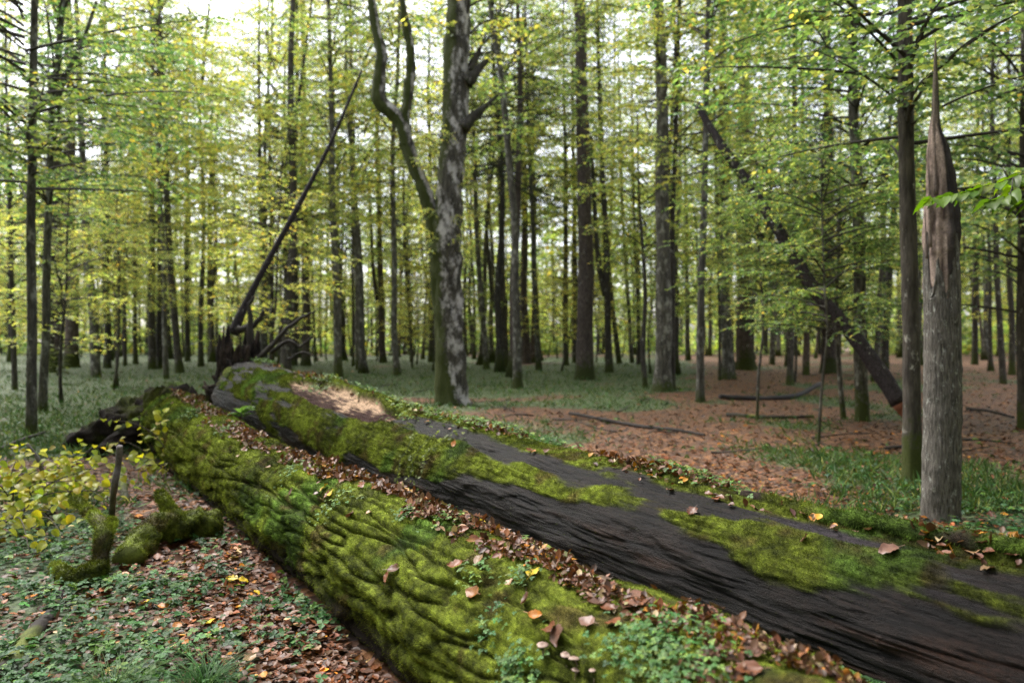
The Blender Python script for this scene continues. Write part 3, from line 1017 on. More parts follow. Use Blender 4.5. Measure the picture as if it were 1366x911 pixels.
L(408, 488, 11, [(407, 330), (404, 100)], 'spruce', "stout grey-brown trunk with spreading foot near the tangle of dead branches", crown=CR_SPR[0], cz=7, H=24)
L(451, 506, 11, [(449, 400), (447, 330), (442, 200), (438, 20)], 'horn', "pale mottled tree with mossy foot just past the dark log", crown=CR_UND[1], cz=6)
L(479, 493, 9, [(477, 400), (474, 330), (470, 200), (468, 40)], 'horn', "grey mottled trunk with a thin dark stem hugging it", crown=CR_UND[2], cz=6)
L(471, 488, 4, [(470, 330), (468, 120)], 'dark', "thin dark stem hugging a grey mottled trunk", crown=CR_UND[3], cz=5)
L(511, 484, 9, [(508, 400), (506, 330), (503, 160), (501, 20)], 'spruce', "smooth brown straight trunk with wide foot", crown=CR_TALL[2], cz=7, limbs=[([(503, 400), (498, 360), (495, 300), (490, 230)], 0.12, 0.05)])
L(530, 501, 9, [(527, 440), (525, 330), (524, 200), (530, 100)], 'horn', "pale grey tree with a flared green mossy foot", crown=CR_UND[0], cz=5.5)
L(549, 483, 5, [(545, 400), (540, 330), (538, 180)], 'dark', "thin dark stem leaning past the pale flared tree", crown=CR_UND[1], cz=4)
L(576, 483, 9, [(574, 330), (572, 150)], 'dark', "dark trunk half hidden behind the great forked tree", crown=CR_TALL[3], cz=6)
L(649, 492, 8, [(643, 400), (637, 330), (632, 200), (630, 40)], 'horn', "grey tree leaning gently, next to one with a bent limb", crown=CR_UND[2], cz=6)
L(671, 491, 11, [(671, 400), (669, 330), (667, 150)], 'dark', "brown trunk with a curved low limb swinging out of it", crown=CR_TALL[0], cz=7, limbs=[([(669, 425), (658, 400), (654, 370), (650, 320), (648, 280)], 0.13, 0.06)])
L(690, 518, 12, [(689, 440), (686, 330), (684, 280), (676, 170), (667, 90), (655, 2)], 'horn', "tall pale grey tree leaning steadily over the brown litter", crown=CR_UND[3], cz=7, H=20)
L(702, 485, 10, [(700, 330), (698, 120)], 'spruce', "broad brown trunk of a close pair behind the tall leaning grey tree", crown=CR_TALL[1], cz=6.5)
L(712, 484, 8, [(712, 330), (710, 120)], 'spruce', "narrower brown trunk of a close pair behind the tall leaning grey tree", crown=CR_TALL[2], cz=6)
L(719, 494, 8, [(716, 420), (712, 330), (706, 200), (702, 60)], 'horn', "slender mottled tree before the close brown pair", crown=CR_UND[0], cz=6)
L(755, 487, 8, [(755, 330), (752, 120)], 'dark', "dark trunk standing beside the big smooth mossy-footed trunk", crown=CR_UND[1], cz=5.5)
L(767, 484, 8, [(766, 330), (764, 120)], 'dark', "dark stem almost touching the big smooth mossy-footed trunk", crown=CR_TALL[3], cz=6)
L(780, 506, 23, [(781, 400), (781, 330), (778, 200), (772, 20)], 'spruce', "big smooth grey-brown trunk with bright mossy foot", crown=CR_TALL[0], cz=11, H=26, base_moss=1.0)
L(813, 496, 10, [(810, 420), (808, 330), (803, 200), (797, 20)], 'dark', "dark trunk forking low, beside the big mossy-footed trunk", crown=CR_UND[2], cz=7, limbs=[([(808, 395), (800, 360), (796, 320), (792, 250), (788, 180)], 0.14, 0.07)])
L(826, 485, 7, [(820, 430), (815, 380), (805, 260)], 'dark', "leaning dark stem crossing behind the low-forking trunk", crown=CR_UND[3], cz=5)
L(843, 484, 6, [(836, 380), (830, 280), (826, 120)], 'horn', "thin pale stem of a loose cluster", crown=CR_YEL[0], cz=4)
L(852, 486, 6, [(850, 380), (846, 280), (842, 100)], 'dark', "thin straight dark stem of a loose cluster", crown=CR_UND[0], cz=5)
L(861, 517, 7, [(858, 470), (860, 400), (857, 340), (852, 250)], 'dark', "crooked thin brown stem by the rugged lichen trunk", crown=CR_YEL[1], cz=3.5, H=9)
L(884, 522, 22, [(886, 430), (886, 330), (883, 180), (878, 10)], 'horn', "stout rugged dark trunk spotted with white lichen", crown=CR_UND[1], cz=8, H=22)
L(897, 521, 8, [(897, 430), (897, 330), (900, 200), (906, 40)], 'dark', "narrow dark stem grown against the stout rugged trunk", crown=CR_UND[2], cz=6)
L(918, 481, 7, [(916, 330), (914, 150)], 'horn', "pale thin trunk against the brightest yellow foliage", crown=CR_YEL[2], cz=5)
L(934, 536, 11, [(935, 440), (936, 330), (940, 200), (944, 60)], 'horn', "slim white-blotched tree standing alone in brown leaves", crown=CR_UND[3], cz=5.5, H=16)
L(972, 506, 15, [(968, 420), (966, 330), (963, 200), (962, 60)], 'horn', "grey trunk with mossy foot next to the broad reddish spruce", crown=CR_UND[0], cz=6)
L(995, 493, 22, [(995, 400), (994, 330), (990, 150)], 'spruce', "broad reddish-brown spruce trunk with flaring foot", crown=CR_TALL[1], cz=8, H=26)
L(960, 507, 4, [(959, 400), (955, 280)], 'dark', "wiry dark sapling before the grey mossy-footed trunk", crown=CR_YEL[0], cz=4, H=8)
L(1030, 487, 7, [(1029, 330), (1027, 150)], 'horn', "slim trunk with mossy foot deep behind the leaning purple trunk", crown=CR_UND[1], cz=5)
L(1054, 513, 9, [(1055, 420), (1058, 330), (1060, 180)], 'dark', "blackish straight trunk with one low stub", crown=CR_UND[2], cz=4.5)
L(1075, 500, 9, [(1075, 380), (1072, 250), (1070, 100)], 'spruce', "drooping dark spruce behind the leaning purple trunk", crown=CR_SPR[1], cz=1.8, H=18)
L(1105, 498, 18, [(1105, 400), (1104, 250), (1104, 80)], 'spruce', "heavy dark spruce with low boughs behind the leaning purple trunk", crown=CR_SPR[0], cz=2.2, H=22)
L(1125, 559, 7, [(1120, 500), (1116, 420), (1119, 330)], 'horn', "thin greenish sapling beside a blotchy tree", crown=CR_NEAR[1], cz=1.5, H=6, csc=0.62)
L(1150, 561, 17, [(1148, 450), (1145, 330), (1141, 150), (1138, 20)], 'horn', "blotchy black and white tree crossed by the leaning purple trunk", crown=CR_NEAR[2], cz=4.0, H=16)
L(1180, 492, 10, [(1186, 380), (1192, 280), (1200, 150)], 'dark', "dark slanting trunk glimpsed past the blotchy tree", crown=CR_UND[3], cz=5)
L(1217, 642, 23, [(1215, 500), (1213, 330), (1209, 180), (1205, 40)], 'dark', "grey-green tree with black mossy foot right behind the broken snag", crown=CR_NEAR[0], cz=3.3, H=15, base_moss=1.0, csc=0.9)
L(1364, 572, 12, [(1362, 430), (1364, 330), (1366, 200)], 'dark', "dark trunk on the leaf litter beside the fallen twigs", crown=CR_NEAR[1], cz=2.0, H=15)
L(1300, 486, 8, [(1302, 330), (1304, 180)], 'dark', "dark stem deep beyond the broken snag", crown=CR_UND[0], cz=4)
L(1338, 512, 8, [(1334, 420), (1330, 330), (1326, 180)], 'dark', "crooked dark tree past the fallen twigs", crown=CR_UND[1], cz=4.5)
L(1350, 500, 8, [(1349, 400), (1346, 300), (1346, 150)], 'dark', "straight dark tree next to the crooked one", crown=CR_UND[2], cz=5)
L(1092, 592, 4, [(1096, 520), (1104, 440), (1100, 380)], 'horn', "thin sapling whose leafy sprays veil the leaning purple trunk", crown=CR_NEAR[0], cz=1.5, H=5, csc=0.55, name="sapling", cat="sapling")
L(1010, 560, 4, [(1012, 500), (1018, 430), (1012, 330)], 'horn', "thin sapling with leafy sprays before the broad reddish spruce", crown=CR_NEAR[2], cz=2.2, H=6, csc=0.6, name="sapling", cat="sapling")
L(20, 520, 7, [(16, 400), (12, 250), (8, 100)], 'dark', "thin dark tree beyond the twin mottled trees", crown=CR_YEL[2], cz=2.4, H=12)


# ------------------------------------------------------------------ the great forked tree
def big_tree():
    b = on_ground(603, 541)
    Y = b[1]
    k = Y / F
    e = put("forked_tree", None, loc=b, label="great old forked tree, bark half white and half dark moss", cat="tree")
    acc = Acc()

    def stem(pts, flare=0.0, extra=0.0):
        P = np.array([ray(x, y, Y) for x, y, w_ in pts]) - b
        n = 70
        path = spline(P, n)
        rad = np.interp(np.linspace(0, len(pts) - 1, n), np.arange(len(pts)), [w_ * k / 2 for _, _, w_ in pts])
        V, T, Q, mo = trunk_arrays(path, rad, 30, len(pts), 0.16, 0.5, flare, 0.4, mossside=(-2.65, 0.62))
        V = V + unit(V - np.stack([np.interp(V[:, 2], path[:, 2], path[:, 0]), np.interp(V[:, 2], path[:, 2], path[:, 1]), V[:, 2]], -1)) * (0.035 * fbm(V * np.array([7, 7, 3]), 3, 12))[:, None]
        acc.add(V, T, Q, (1, 1, 1), np.clip(mo + extra, 0, 1))

    stem([(604, 548, 42), (602, 520, 40), (600, 440, 37), (597, 380, 38), (594, 330, 42), (597, 290, 38), (602, 230, 34), (607, 160, 34), (609, 80, 35), (612, 0, 32), (616, -120, 28), (615, -300, 16), (620, -420, 6)], 0.22)
    stem([(590, 470, 14), (587, 420, 18), (584, 370, 20), (581, 320, 22), (572, 270, 20), (558, 235, 18), (545, 200, 17), (536, 165, 17), (520, 148, 20), (505, 132, 18), (506, 100, 16), (508, 70, 14), (500, 30, 12), (490, -60, 8), (488, -150, 4)], 0.0, 0.42)
    stem([(541, 195, 14), (540, 160, 14), (545, 120, 14), (548, 80, 13), (543, 40, 11), (537, 0, 10), (533, -120, 7), (530, -200, 3)], 0.0, 0.42)
    put("trunk", acc.mesh("great_trunk", [M_OLD]), e)
    for pts in ([(618, 172, 18), (632, 155, 12), (648, 142, 7), (666, 124, 2)], [(622, 110, 20), (634, 98, 13), (642, 88, 9), (651, 80, 5)], [(628, 95, 8), (638, 70, 6), (648, 46, 2)]):
        P = np.array([ray(x, y, Y - 0.2) for x, y, w_ in pts]) - b
        rad = np.interp(np.linspace(0, len(pts) - 1, 14), np.arange(len(pts)), [w_ * k / 2 for *_, w_ in pts])
        V, T, Q = tube(spline(P, 14), rad, 10, True, 0.25, 2, 6)
        a2 = Acc()
        a2.add(V, T, Q, (1, 1, 1), 0.5)
        put("broken_limb", a2.mesh("broken_limb", [M_DARK]), e)
    c = put("crown", CR_TALL[2], e, loc=(0.3, 0, 7.2))
    # a few leafy shoots along the trunk
    c2 = put("epicormic_shoots", CR_YEL[2], e, loc=(-0.3, 0, 3.0))
    c2.scale = (0.35, 0.35, 0.75)
    TREES.append((b[0], b[1]))


big_tree()


# ------------------------------------------------------------------ the broken snag
def snag():
    b = on_ground(1255, 692)
    Y = b[1]
    e = put("tree_snag", None, loc=b, label="broken grey tree snag ending in a tall sharp splinter", cat="snag")

    def outline(rows, seg, n, seed, rough, ragged=0.0):
        ys = np.linspace(0, 1, n)
        yy = np.interp(ys, np.linspace(0, 1, len(rows)), [r_[0] for r_ in rows])
        lo = np.interp(ys, np.linspace(0, 1, len(rows)), [r_[1] for r_ in rows])
        hi = np.interp(ys, np.linspace(0, 1, len(rows)), [r_[2] for r_ in rows])
        P = np.array([ray((a + c) / 2, y, Y) for y, a, c in zip(yy, lo, hi)]) - b
        rad = (hi - lo) / 2 / F * Y
        V, T, Q = tube(P, rad, seg, True, rough, seed, 7)
        return V, T, Q

    V, T, Q = outline([(715, 1229, 1280), (690, 1231, 1278), (600, 1233, 1279), (500, 1235, 1280), (400, 1235, 1279), (360, 1234.5, 1278), (340, 1234.5, 1277.5)], 64, 160, 5, 0.05)
    # ragged bark edge, vertical furrows
    ang = np.arctan2(V[:, 1], V[:, 0] - np.interp(V[:, 2], [0, 3], [V[0, 0] * 0, 0]))
    fur = np.abs(noise3(np.stack([np.cos(ang) * 5, np.sin(ang) * 5, V[:, 2] * 1.1], -1), 8))
    ctr = V[:, :2] * 0
    V[:, 0] *= 1 + 0.05 * (fur - 0.25)
    V[:, 1] *= 1 + 0.10 * (fur - 0.25)
    top = V[:, 2].max()
    V[:, 2] += sstep(top - 0.5, top, V[:, 2]) * 0.42 * noise3(np.stack([np.cos(ang) * 3, np.sin(ang) * 3, ang * 0], -1), 4)
    mo = np.clip(0.22 + 0.25 * np.exp(-V[:, 2] / 0.3) + 0.2 * noise3(V * 2, 3), 0, 1)
    put("trunk", make_mesh("snag_trunk", V, T, Q, np.ones((len(V), 3)), mo, [M_SNAG]), e)
    rows = [(440, 1239, 1276), (400, 1238, 1276), (350, 1237, 1276), (320, 1236, 1276), (290, 1236, 1275.5), (265, 1237, 1274), (240, 1238, 1271), (215, 1238.5, 1267), (195, 1239.5, 1262), (180, 1240, 1257), (168, 1241, 1254), (150, 1244, 1253), (120, 1245, 1252), (90, 1246, 1251), (55, 1248, 1249.5)]
    V, T, Q = outline(rows, 40, 220, 9, 0.07)
    zr = [CH - (r_[0] - HY) / F * Y - b[2] for r_ in rows]
    cx = np.interp(V[:, 2], zr, [((r_[1] + r_[2]) / 2 - CX) / F * Y - b[0] for r_ in rows])
    rw = np.interp(V[:, 2], zr, [(r_[2] - r_[1]) / 2 / F * Y for r_ in rows])
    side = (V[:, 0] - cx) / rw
    ang = np.arctan2(V[:, 1], V[:, 0] - cx)
    fib = noise3(np.stack([np.cos(ang) * 6, np.sin(ang) * 6, V[:, 2] * 2.0], -1), 8)
    V[:, 0] += (V[:, 0] - cx) * 0.22 * fib
    V[:, 1] += V[:, 1] * 0.35 * fib
    g = np.clip(0.5 + 0.5 * fib + 0.6 * fbm(V * np.array([45, 45, 5]), 3, 4), 0, 1)
    col = lerp3(np.array([0.07, 0.045, 0.036]), np.array([0.40, 0.30, 0.25]), g)
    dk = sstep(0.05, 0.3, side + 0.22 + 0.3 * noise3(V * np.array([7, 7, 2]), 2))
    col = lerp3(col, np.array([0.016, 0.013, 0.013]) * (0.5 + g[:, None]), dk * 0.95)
    hz = sstep(zr[9], zr[11], V[:, 2])
    col = lerp3(col, np.array([0.10, 0.082, 0.06]) * (0.4 + g[:, None]), hz * 0.8)
    for xs, y0, y1, x1, w0, cc in ((1258, 300, 168, 1255, 7, 0.03), (1266, 330, 205, 1262, 8, 0.02), (1272, 340, 238, 1271, 6, 0.03), (1241, 330, 196, 1238.5, 5, 0.16), (1249, 260, 128, 1247, 5, 0.12), (1236.5, 345, 282, 1234, 4, 0.12)):
        sp = spline([ray(xs, y0, Y - 0.07), ray((xs + x1) / 2, (y0 + y1) / 2, Y - 0.05), ray(x1, y1, Y - 0.02)], 16) - b
        Vs, Ts, Qs = tube(sp, np.linspace(w0, 0.6, 16) / F * Y / 2, 7, True, 0.3, int(xs) % 9, 12)
        put("shard", make_mesh("snag_shard", Vs, Ts, Qs, np.array([cc, cc * 0.75, cc * 0.62]) * (0.7 + 0.5 * np.random.RandomState(3).rand(len(Vs), 1)), np.full(len(Vs), 0.9), [M_TWIG]), e)
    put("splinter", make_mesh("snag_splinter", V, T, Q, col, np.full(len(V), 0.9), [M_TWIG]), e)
    TREES.append((b[0], b[1]))


snag()


# ------------------------------------------------------------------ leaning dead trunks
def leaning(name, pts, label, col, seg=16, rough=0.1, cat="dead trunk", endcol=None, ekey=None):
    P = np.array([ray(x, y, Y) for x, y, Y, w_ in pts])
    n = 40
    path = spline(P, n)
    rad = np.interp(np.linspace(0, len(pts) - 1, n), np.arange(len(pts)), [w_ / F * Y / 2 for x, y, Y, w_ in pts])
    V, T, Q = tube(path, rad, seg, True, rough, 5, 5)
    g = np.clip(0.5 + 0.7 * fbm(V * 9, 3, 3), 0, 1)
    c = lerp3(np.array(col) * 0.5, np.array(col) * 1.4, g)
    e = put(name, None, loc=path[0], label=label, cat=cat)
    put("trunk", make_mesh(name, V - path[0], T, Q, c, np.zeros(len(V)), [M_POLE]), e)
    if endcol is not None:
        p2 = spline([path[0] + (path[0] - path[2]) * 0.0, path[0] + unit(path[0] - path[3]) * 0.35 + np.array([0.06, 0, -0.05]), path[0] + unit(path[0] - path[3]) * 0.8], 10)
        V, T, Q = tube(p2, np.linspace(rad[0] * 0.9, 0.03, 10), 12, True, 0.35, 8, 9)
        put("broken_end", make_mesh("broken_end", V - path[0], T, Q, np.array(endcol) * np.ones((len(V), 3)), np.full(len(V), 0.9), [M_TWIG]), e)
    return e


leaning("leaning_dead_spruce", [(1200, 538, 12.4, 23), (1178, 503, 12.6, 22), (1155, 470, 12.8, 20), (1128, 435, 13.0, 19), (1085, 385, 13.3, 18), (1045, 318, 13.7, 16), (1005, 255, 14.2, 14), (960, 190, 14.7, 12), (930, 140, 15, 8)],
        "leaning purple-brown dead spruce trunk snapped off with raw red wood", (0.085, 0.066, 0.07), endcol=(0.16, 0.055, 0.028))
leaning("leaning_dead_pole", [(310, 446, 13.5, 15), (328, 405, 13.6, 10), (350, 362, 13.7, 8), (372, 322, 13.8, 7.5), (394, 282, 13.9, 7), (416, 240, 14.0, 6), (438, 197, 14.1, 5), (460, 147, 14.2, 4), (482, 95, 14.3, 3)],
        "long bare dead pole leaning up from the log's splintered stub", (0.085, 0.07, 0.058))


# ------------------------------------------------------------------ trees deeper in the wood
def filler():
    rng = np.random.RandomState(77)
    variants = {}
    for kind in ('horn', 'dark', 'spruce'):
        vs = []
        for k in range(3):
            h = np.linspace(-0.15, 20, 26)
            path = np.stack([0.45 * noise3(np.stack([h * 0.2, h * 0 + k, h * 0], -1), 5), 0.25 * noise3(np.stack([h * 0.15, h * 0 + k, h * 0 + 7], -1), 6), h], -1)
            path[:, :2] -= path[0, :2]
            V, T, Q, mo = trunk_arrays(path, 0.16 * (1 - 0.8 * np.clip(h / 20, 0, 1)), 12, k, 0.10, 0.9, 0.9, 0.3)
            vs.append(make_mesh("trunk_" + kind, V, T, Q, np.ones((len(V), 3)), mo, [BARK[kind]]))
        variants[kind] = vs
    bark_word = {'horn': "mottled pale", 'dark': "dark", 'spruce': "brown conifer"}
    n = 0
    tries = 0
    while n < 135 and tries < 9000:
        tries += 1
        y = 25 + 45 * rng.uniform() ** 0.85
        x = rng.uniform(-0.78, 0.78) * y
        if min((x - a) ** 2 + (y - b) ** 2 for a, b in TREES) < (1.5 + 0.022 * y) ** 2:
            continue
        kind = rng.choice(['horn', 'dark', 'spruce'], p=[0.3, 0.58, 0.12])
        TREES.append((x, y))
        z = gz(x, y)
        sc = rng.uniform(0.35, 1.15)
        e = put("spruce_tree" if kind == 'spruce' else "tree", None, loc=(x, y, z), cat="tree")
        t = put("trunk", variants[kind][rng.randint(3)], e, rot=(rng.normal() * 0.04, rng.normal() * 0.05, rng.uniform(0, 6.28)))
        t.scale = (sc, sc, rng.uniform(0.85, 1.15))
        if kind == 'spruce':
            cr, cz = CR_SPR[rng.randint(2)], rng.uniform(4, 8)
        else:
            q = rng.uniform()
            cr, cz = (CR_TALL[rng.randint(4)], rng.uniform(6, 10)) if q < 0.45 else ((CR_UND[rng.randint(4)], rng.uniform(3.0, 7)) if q < 0.7 else (CR_YEL[rng.randint(3)], rng.uniform(1.5, 5)))
        size = "thin" if sc < 0.6 else ("mid-size" if sc < 0.9 else "stout")
        foli = "dark needles" if cr in CR_SPR else ("a tall airy crown" if cr in CR_TALL else ("low yellowish leaves" if cr in CR_YEL else "green leafy boughs"))
        e["label"] = f"{size} {bark_word[kind]} trunk under {foli}, deep in the wood"
        e["group"] = f"{size} {bark_word[kind]} trees with {foli} deep in the wood"
        c = put("crown", cr, e, loc=(0, 0, cz), rot=(0, 0, rng.uniform(0, 6.28)))
        cs = rng.uniform(0.85, 1.15)
        c.scale = (cs, cs, cs)
        n += 1
    # leafy saplings of the understorey
    vs = []
    for k in range(3):
        h = np.linspace(-0.1, 6.5, 14)
        path = np.stack([0.3 * noise3(np.stack([h * 0.4, h * 0 + k, h * 0], -1), 8), 0.3 * noise3(np.stack([h * 0.4, h * 0 + k, h * 0 + 7], -1), 9), h], -1)
        path[:, :2] -= path[0, :2]
        V, T, Q, mo = trunk_arrays(path, 0.045 * (1 - 0.85 * np.clip(h / 6.5, 0, 1)), 7, k, 0.08, 0.6, 0.4, 0.15)
        vs.append(make_mesh("sapling_stem", V, T, Q, np.ones((len(V), 3)), mo, [M_DARK]))
    n = 0
    tries = 0
    while n < 58 and tries < 4000:
        tries += 1
        y = 17 + 43 * rng.uniform() ** 0.75
        x = rng.uniform(-0.76, 0.76) * y
        px = CX + x / y * F
        if y < 30 and 430 < px < 900:
            continue
        if min((x - a) ** 2 + (y - b) ** 2 for a, b in TREES) < 1.0:
            continue
        TREES.append((x, y))
        e = put("sapling", None, loc=(x, y, gz(x, y)), cat="sapling")
        t = put("trunk", vs[rng.randint(3)], e, rot=(rng.normal() * 0.06, rng.normal() * 0.06, rng.uniform(0, 6.28)))
        c = put("crown", CR_YEL[rng.randint(3)], e, loc=(0, 0, rng.uniform(1.0, 2.2)), rot=(0, 0, rng.uniform(0, 6.28)))
        cs = rng.uniform(0.6, 0.9)
        word = "small" if cs < 0.7 else ("mid-size" if cs < 0.8 else "bushy tall")
        where = "at the edge of the grassy clearing" if y < 30 and px < 430 else ("over brown leaf litter" if y < 34 and px > 830 else "far among the tall trunks")
        e["label"] = f"{word} yellow-green leafy sapling {where}"
        e["group"] = f"{word} saplings {where}"
        c.scale = (cs, cs, cs * 0.9)
        n += 1


filler()


def distant_woods():
    rng = np.random.RandomState(9)
    n = 130000
    # clumps of foliage between 62 and 110 m
    nc = 1700
    cy = rng.uniform(62, 110, nc)
    cx = rng.uniform(-0.85, 0.85, nc) * cy
    cz = 0.5 + rng.uniform(0, 1, nc) ** 1.6 * 18
    cr = rng.uniform(1.2, 3.0, nc)
    k = rng.randint(0, nc, n)
    d = unit(rng.normal(size=(n, 3))) * (rng.uniform(0, 1, n) ** 0.4 * cr[k])[:, None]
    d[:, 2] *= 0.5
    P = np.stack([cx[k], cy[k], cz[k]], -1) + d
    tone = np.exp(rng.normal(size=nc) * 0.22)
    C = palette(rng, n, MIXG, [0.8, 2.5, 5, 3.2, 0.6]) * tone[k][:, None]
    V, T, C = leaf_arrays(P, rng.normal(size=(n, 3)) * np.array([1, 1, 0.4]), np.array([0, 0, 1.0]) + rng.normal(size=(n, 3)) * 0.6, rng.uniform(0.35, 0.65, n), C, 0.75)
    acc = Acc()
    acc.add(V, T, None, C, 0, 0)
    for i in range(260):
        y = rng.uniform(62, 108)
        x = rng.uniform(-0.85, 0.85) * y
        z = gz(x, y) - 0.1
        h = rng.uniform(14, 21)
        lx = rng.normal() * 0.5
        V, T, Q = tube(np.array([[x, y, z], [x + lx * 0.4, y, z + h * 0.5], [x + lx, y, z + h]]), np.array([1, 0.7, 0.25]) * rng.uniform(0.1, 0.24), 6, False)
        acc.add(V, T, Q, (0.05, 0.044, 0.036), 0, 1)
    o = put("distant_woods", acc.mesh("distant_woods", [M_LEAF, M_TWIG], False), kind="stuff", label="yellow-green mass of far trees closing off the wood", cat="woods")


distant_woods()


def surrounding_woods():
    """the same wood goes on beside and behind the camera"""
    rng = np.random.RandomState(19)
    acc = Acc()
    n, nc = 90000, 900
    a = rng.uniform(R(52), R(308), nc)          # from +Y, clockwise: everything outside the view
    d = rng.uniform(13, 26, nc)
    cx, cy = np.sin(a) * d, np.cos(a) * d
    cz = 0.8 + rng.uniform(0, 1, nc) ** 1.2 * 17
    cr = rng.uniform(1.5, 3.2, nc)
    k = rng.randint(0, nc, n)
    q = unit(rng.normal(size=(n, 3))) * (rng.uniform(0, 1, n) ** 0.4 * cr[k])[:, None]
    q[:, 2] *= 0.55
    C = palette(rng, n, MIXG, [2, 4, 4, 1.5, 0.4])
    V, T, C = leaf_arrays(np.stack([cx[k], cy[k], cz[k]], -1) + q, rng.normal(size=(n, 3)), np.array([0, 0, 1.0]) + rng.normal(size=(n, 3)) * 0.6, rng.uniform(0.25, 0.45, n), C, 0.7)
    acc.add(V, T, None, C, 0, 0)
    for i in range(70):
        a = rng.uniform(R(48), R(312))
        d = rng.uniform(8, 24)
        x, y = math.sin(a) * d, math.cos(a) * d
        r = rng.uniform(0.1, 0.26)
        h = rng.uniform(14, 19)
        V, T, Q = tube(np.array([[x, y, -0.2], [x + rng.normal() * 0.2, y, h * 0.5], [x + rng.normal() * 0.5, y, h]]), np.array([1, 0.7, 0.2]) * r, 8, False)
        acc.add(V, T, Q, (0.07, 0.06, 0.05), 0, 1)
    put("surrounding_woods", acc.mesh("surrounding_woods", [M_LEAF, M_TWIG], False), kind="stuff", label="green mass of woodland around the clearing with the logs", cat="woods")


surrounding_woods()


# ------------------------------------------------------------------ floor cover: litter, herbs, grass
def scatter(rng, n, ymin, ymax, power, xk=0.88):
    """points on the ground, about even in the picture"""
    iy = rng.uniform(1 / ymax ** power, 1 / ymin ** power, n)
    y = iy ** (-1 / power)
    x = rng.uniform(-xk, xk, n) * y
    return x, y


def under_log(x, y, grow=0.0):
    u = x * NV[0] + y * NV[1]
    s = x * DV[0] + y * DV[1]
    return ((np.abs(u - 1.59) < 0.30 + grow) & (s < 11.6)) | ((np.abs(u - 2.9) < 0.36 + grow) & (s < 12.7))


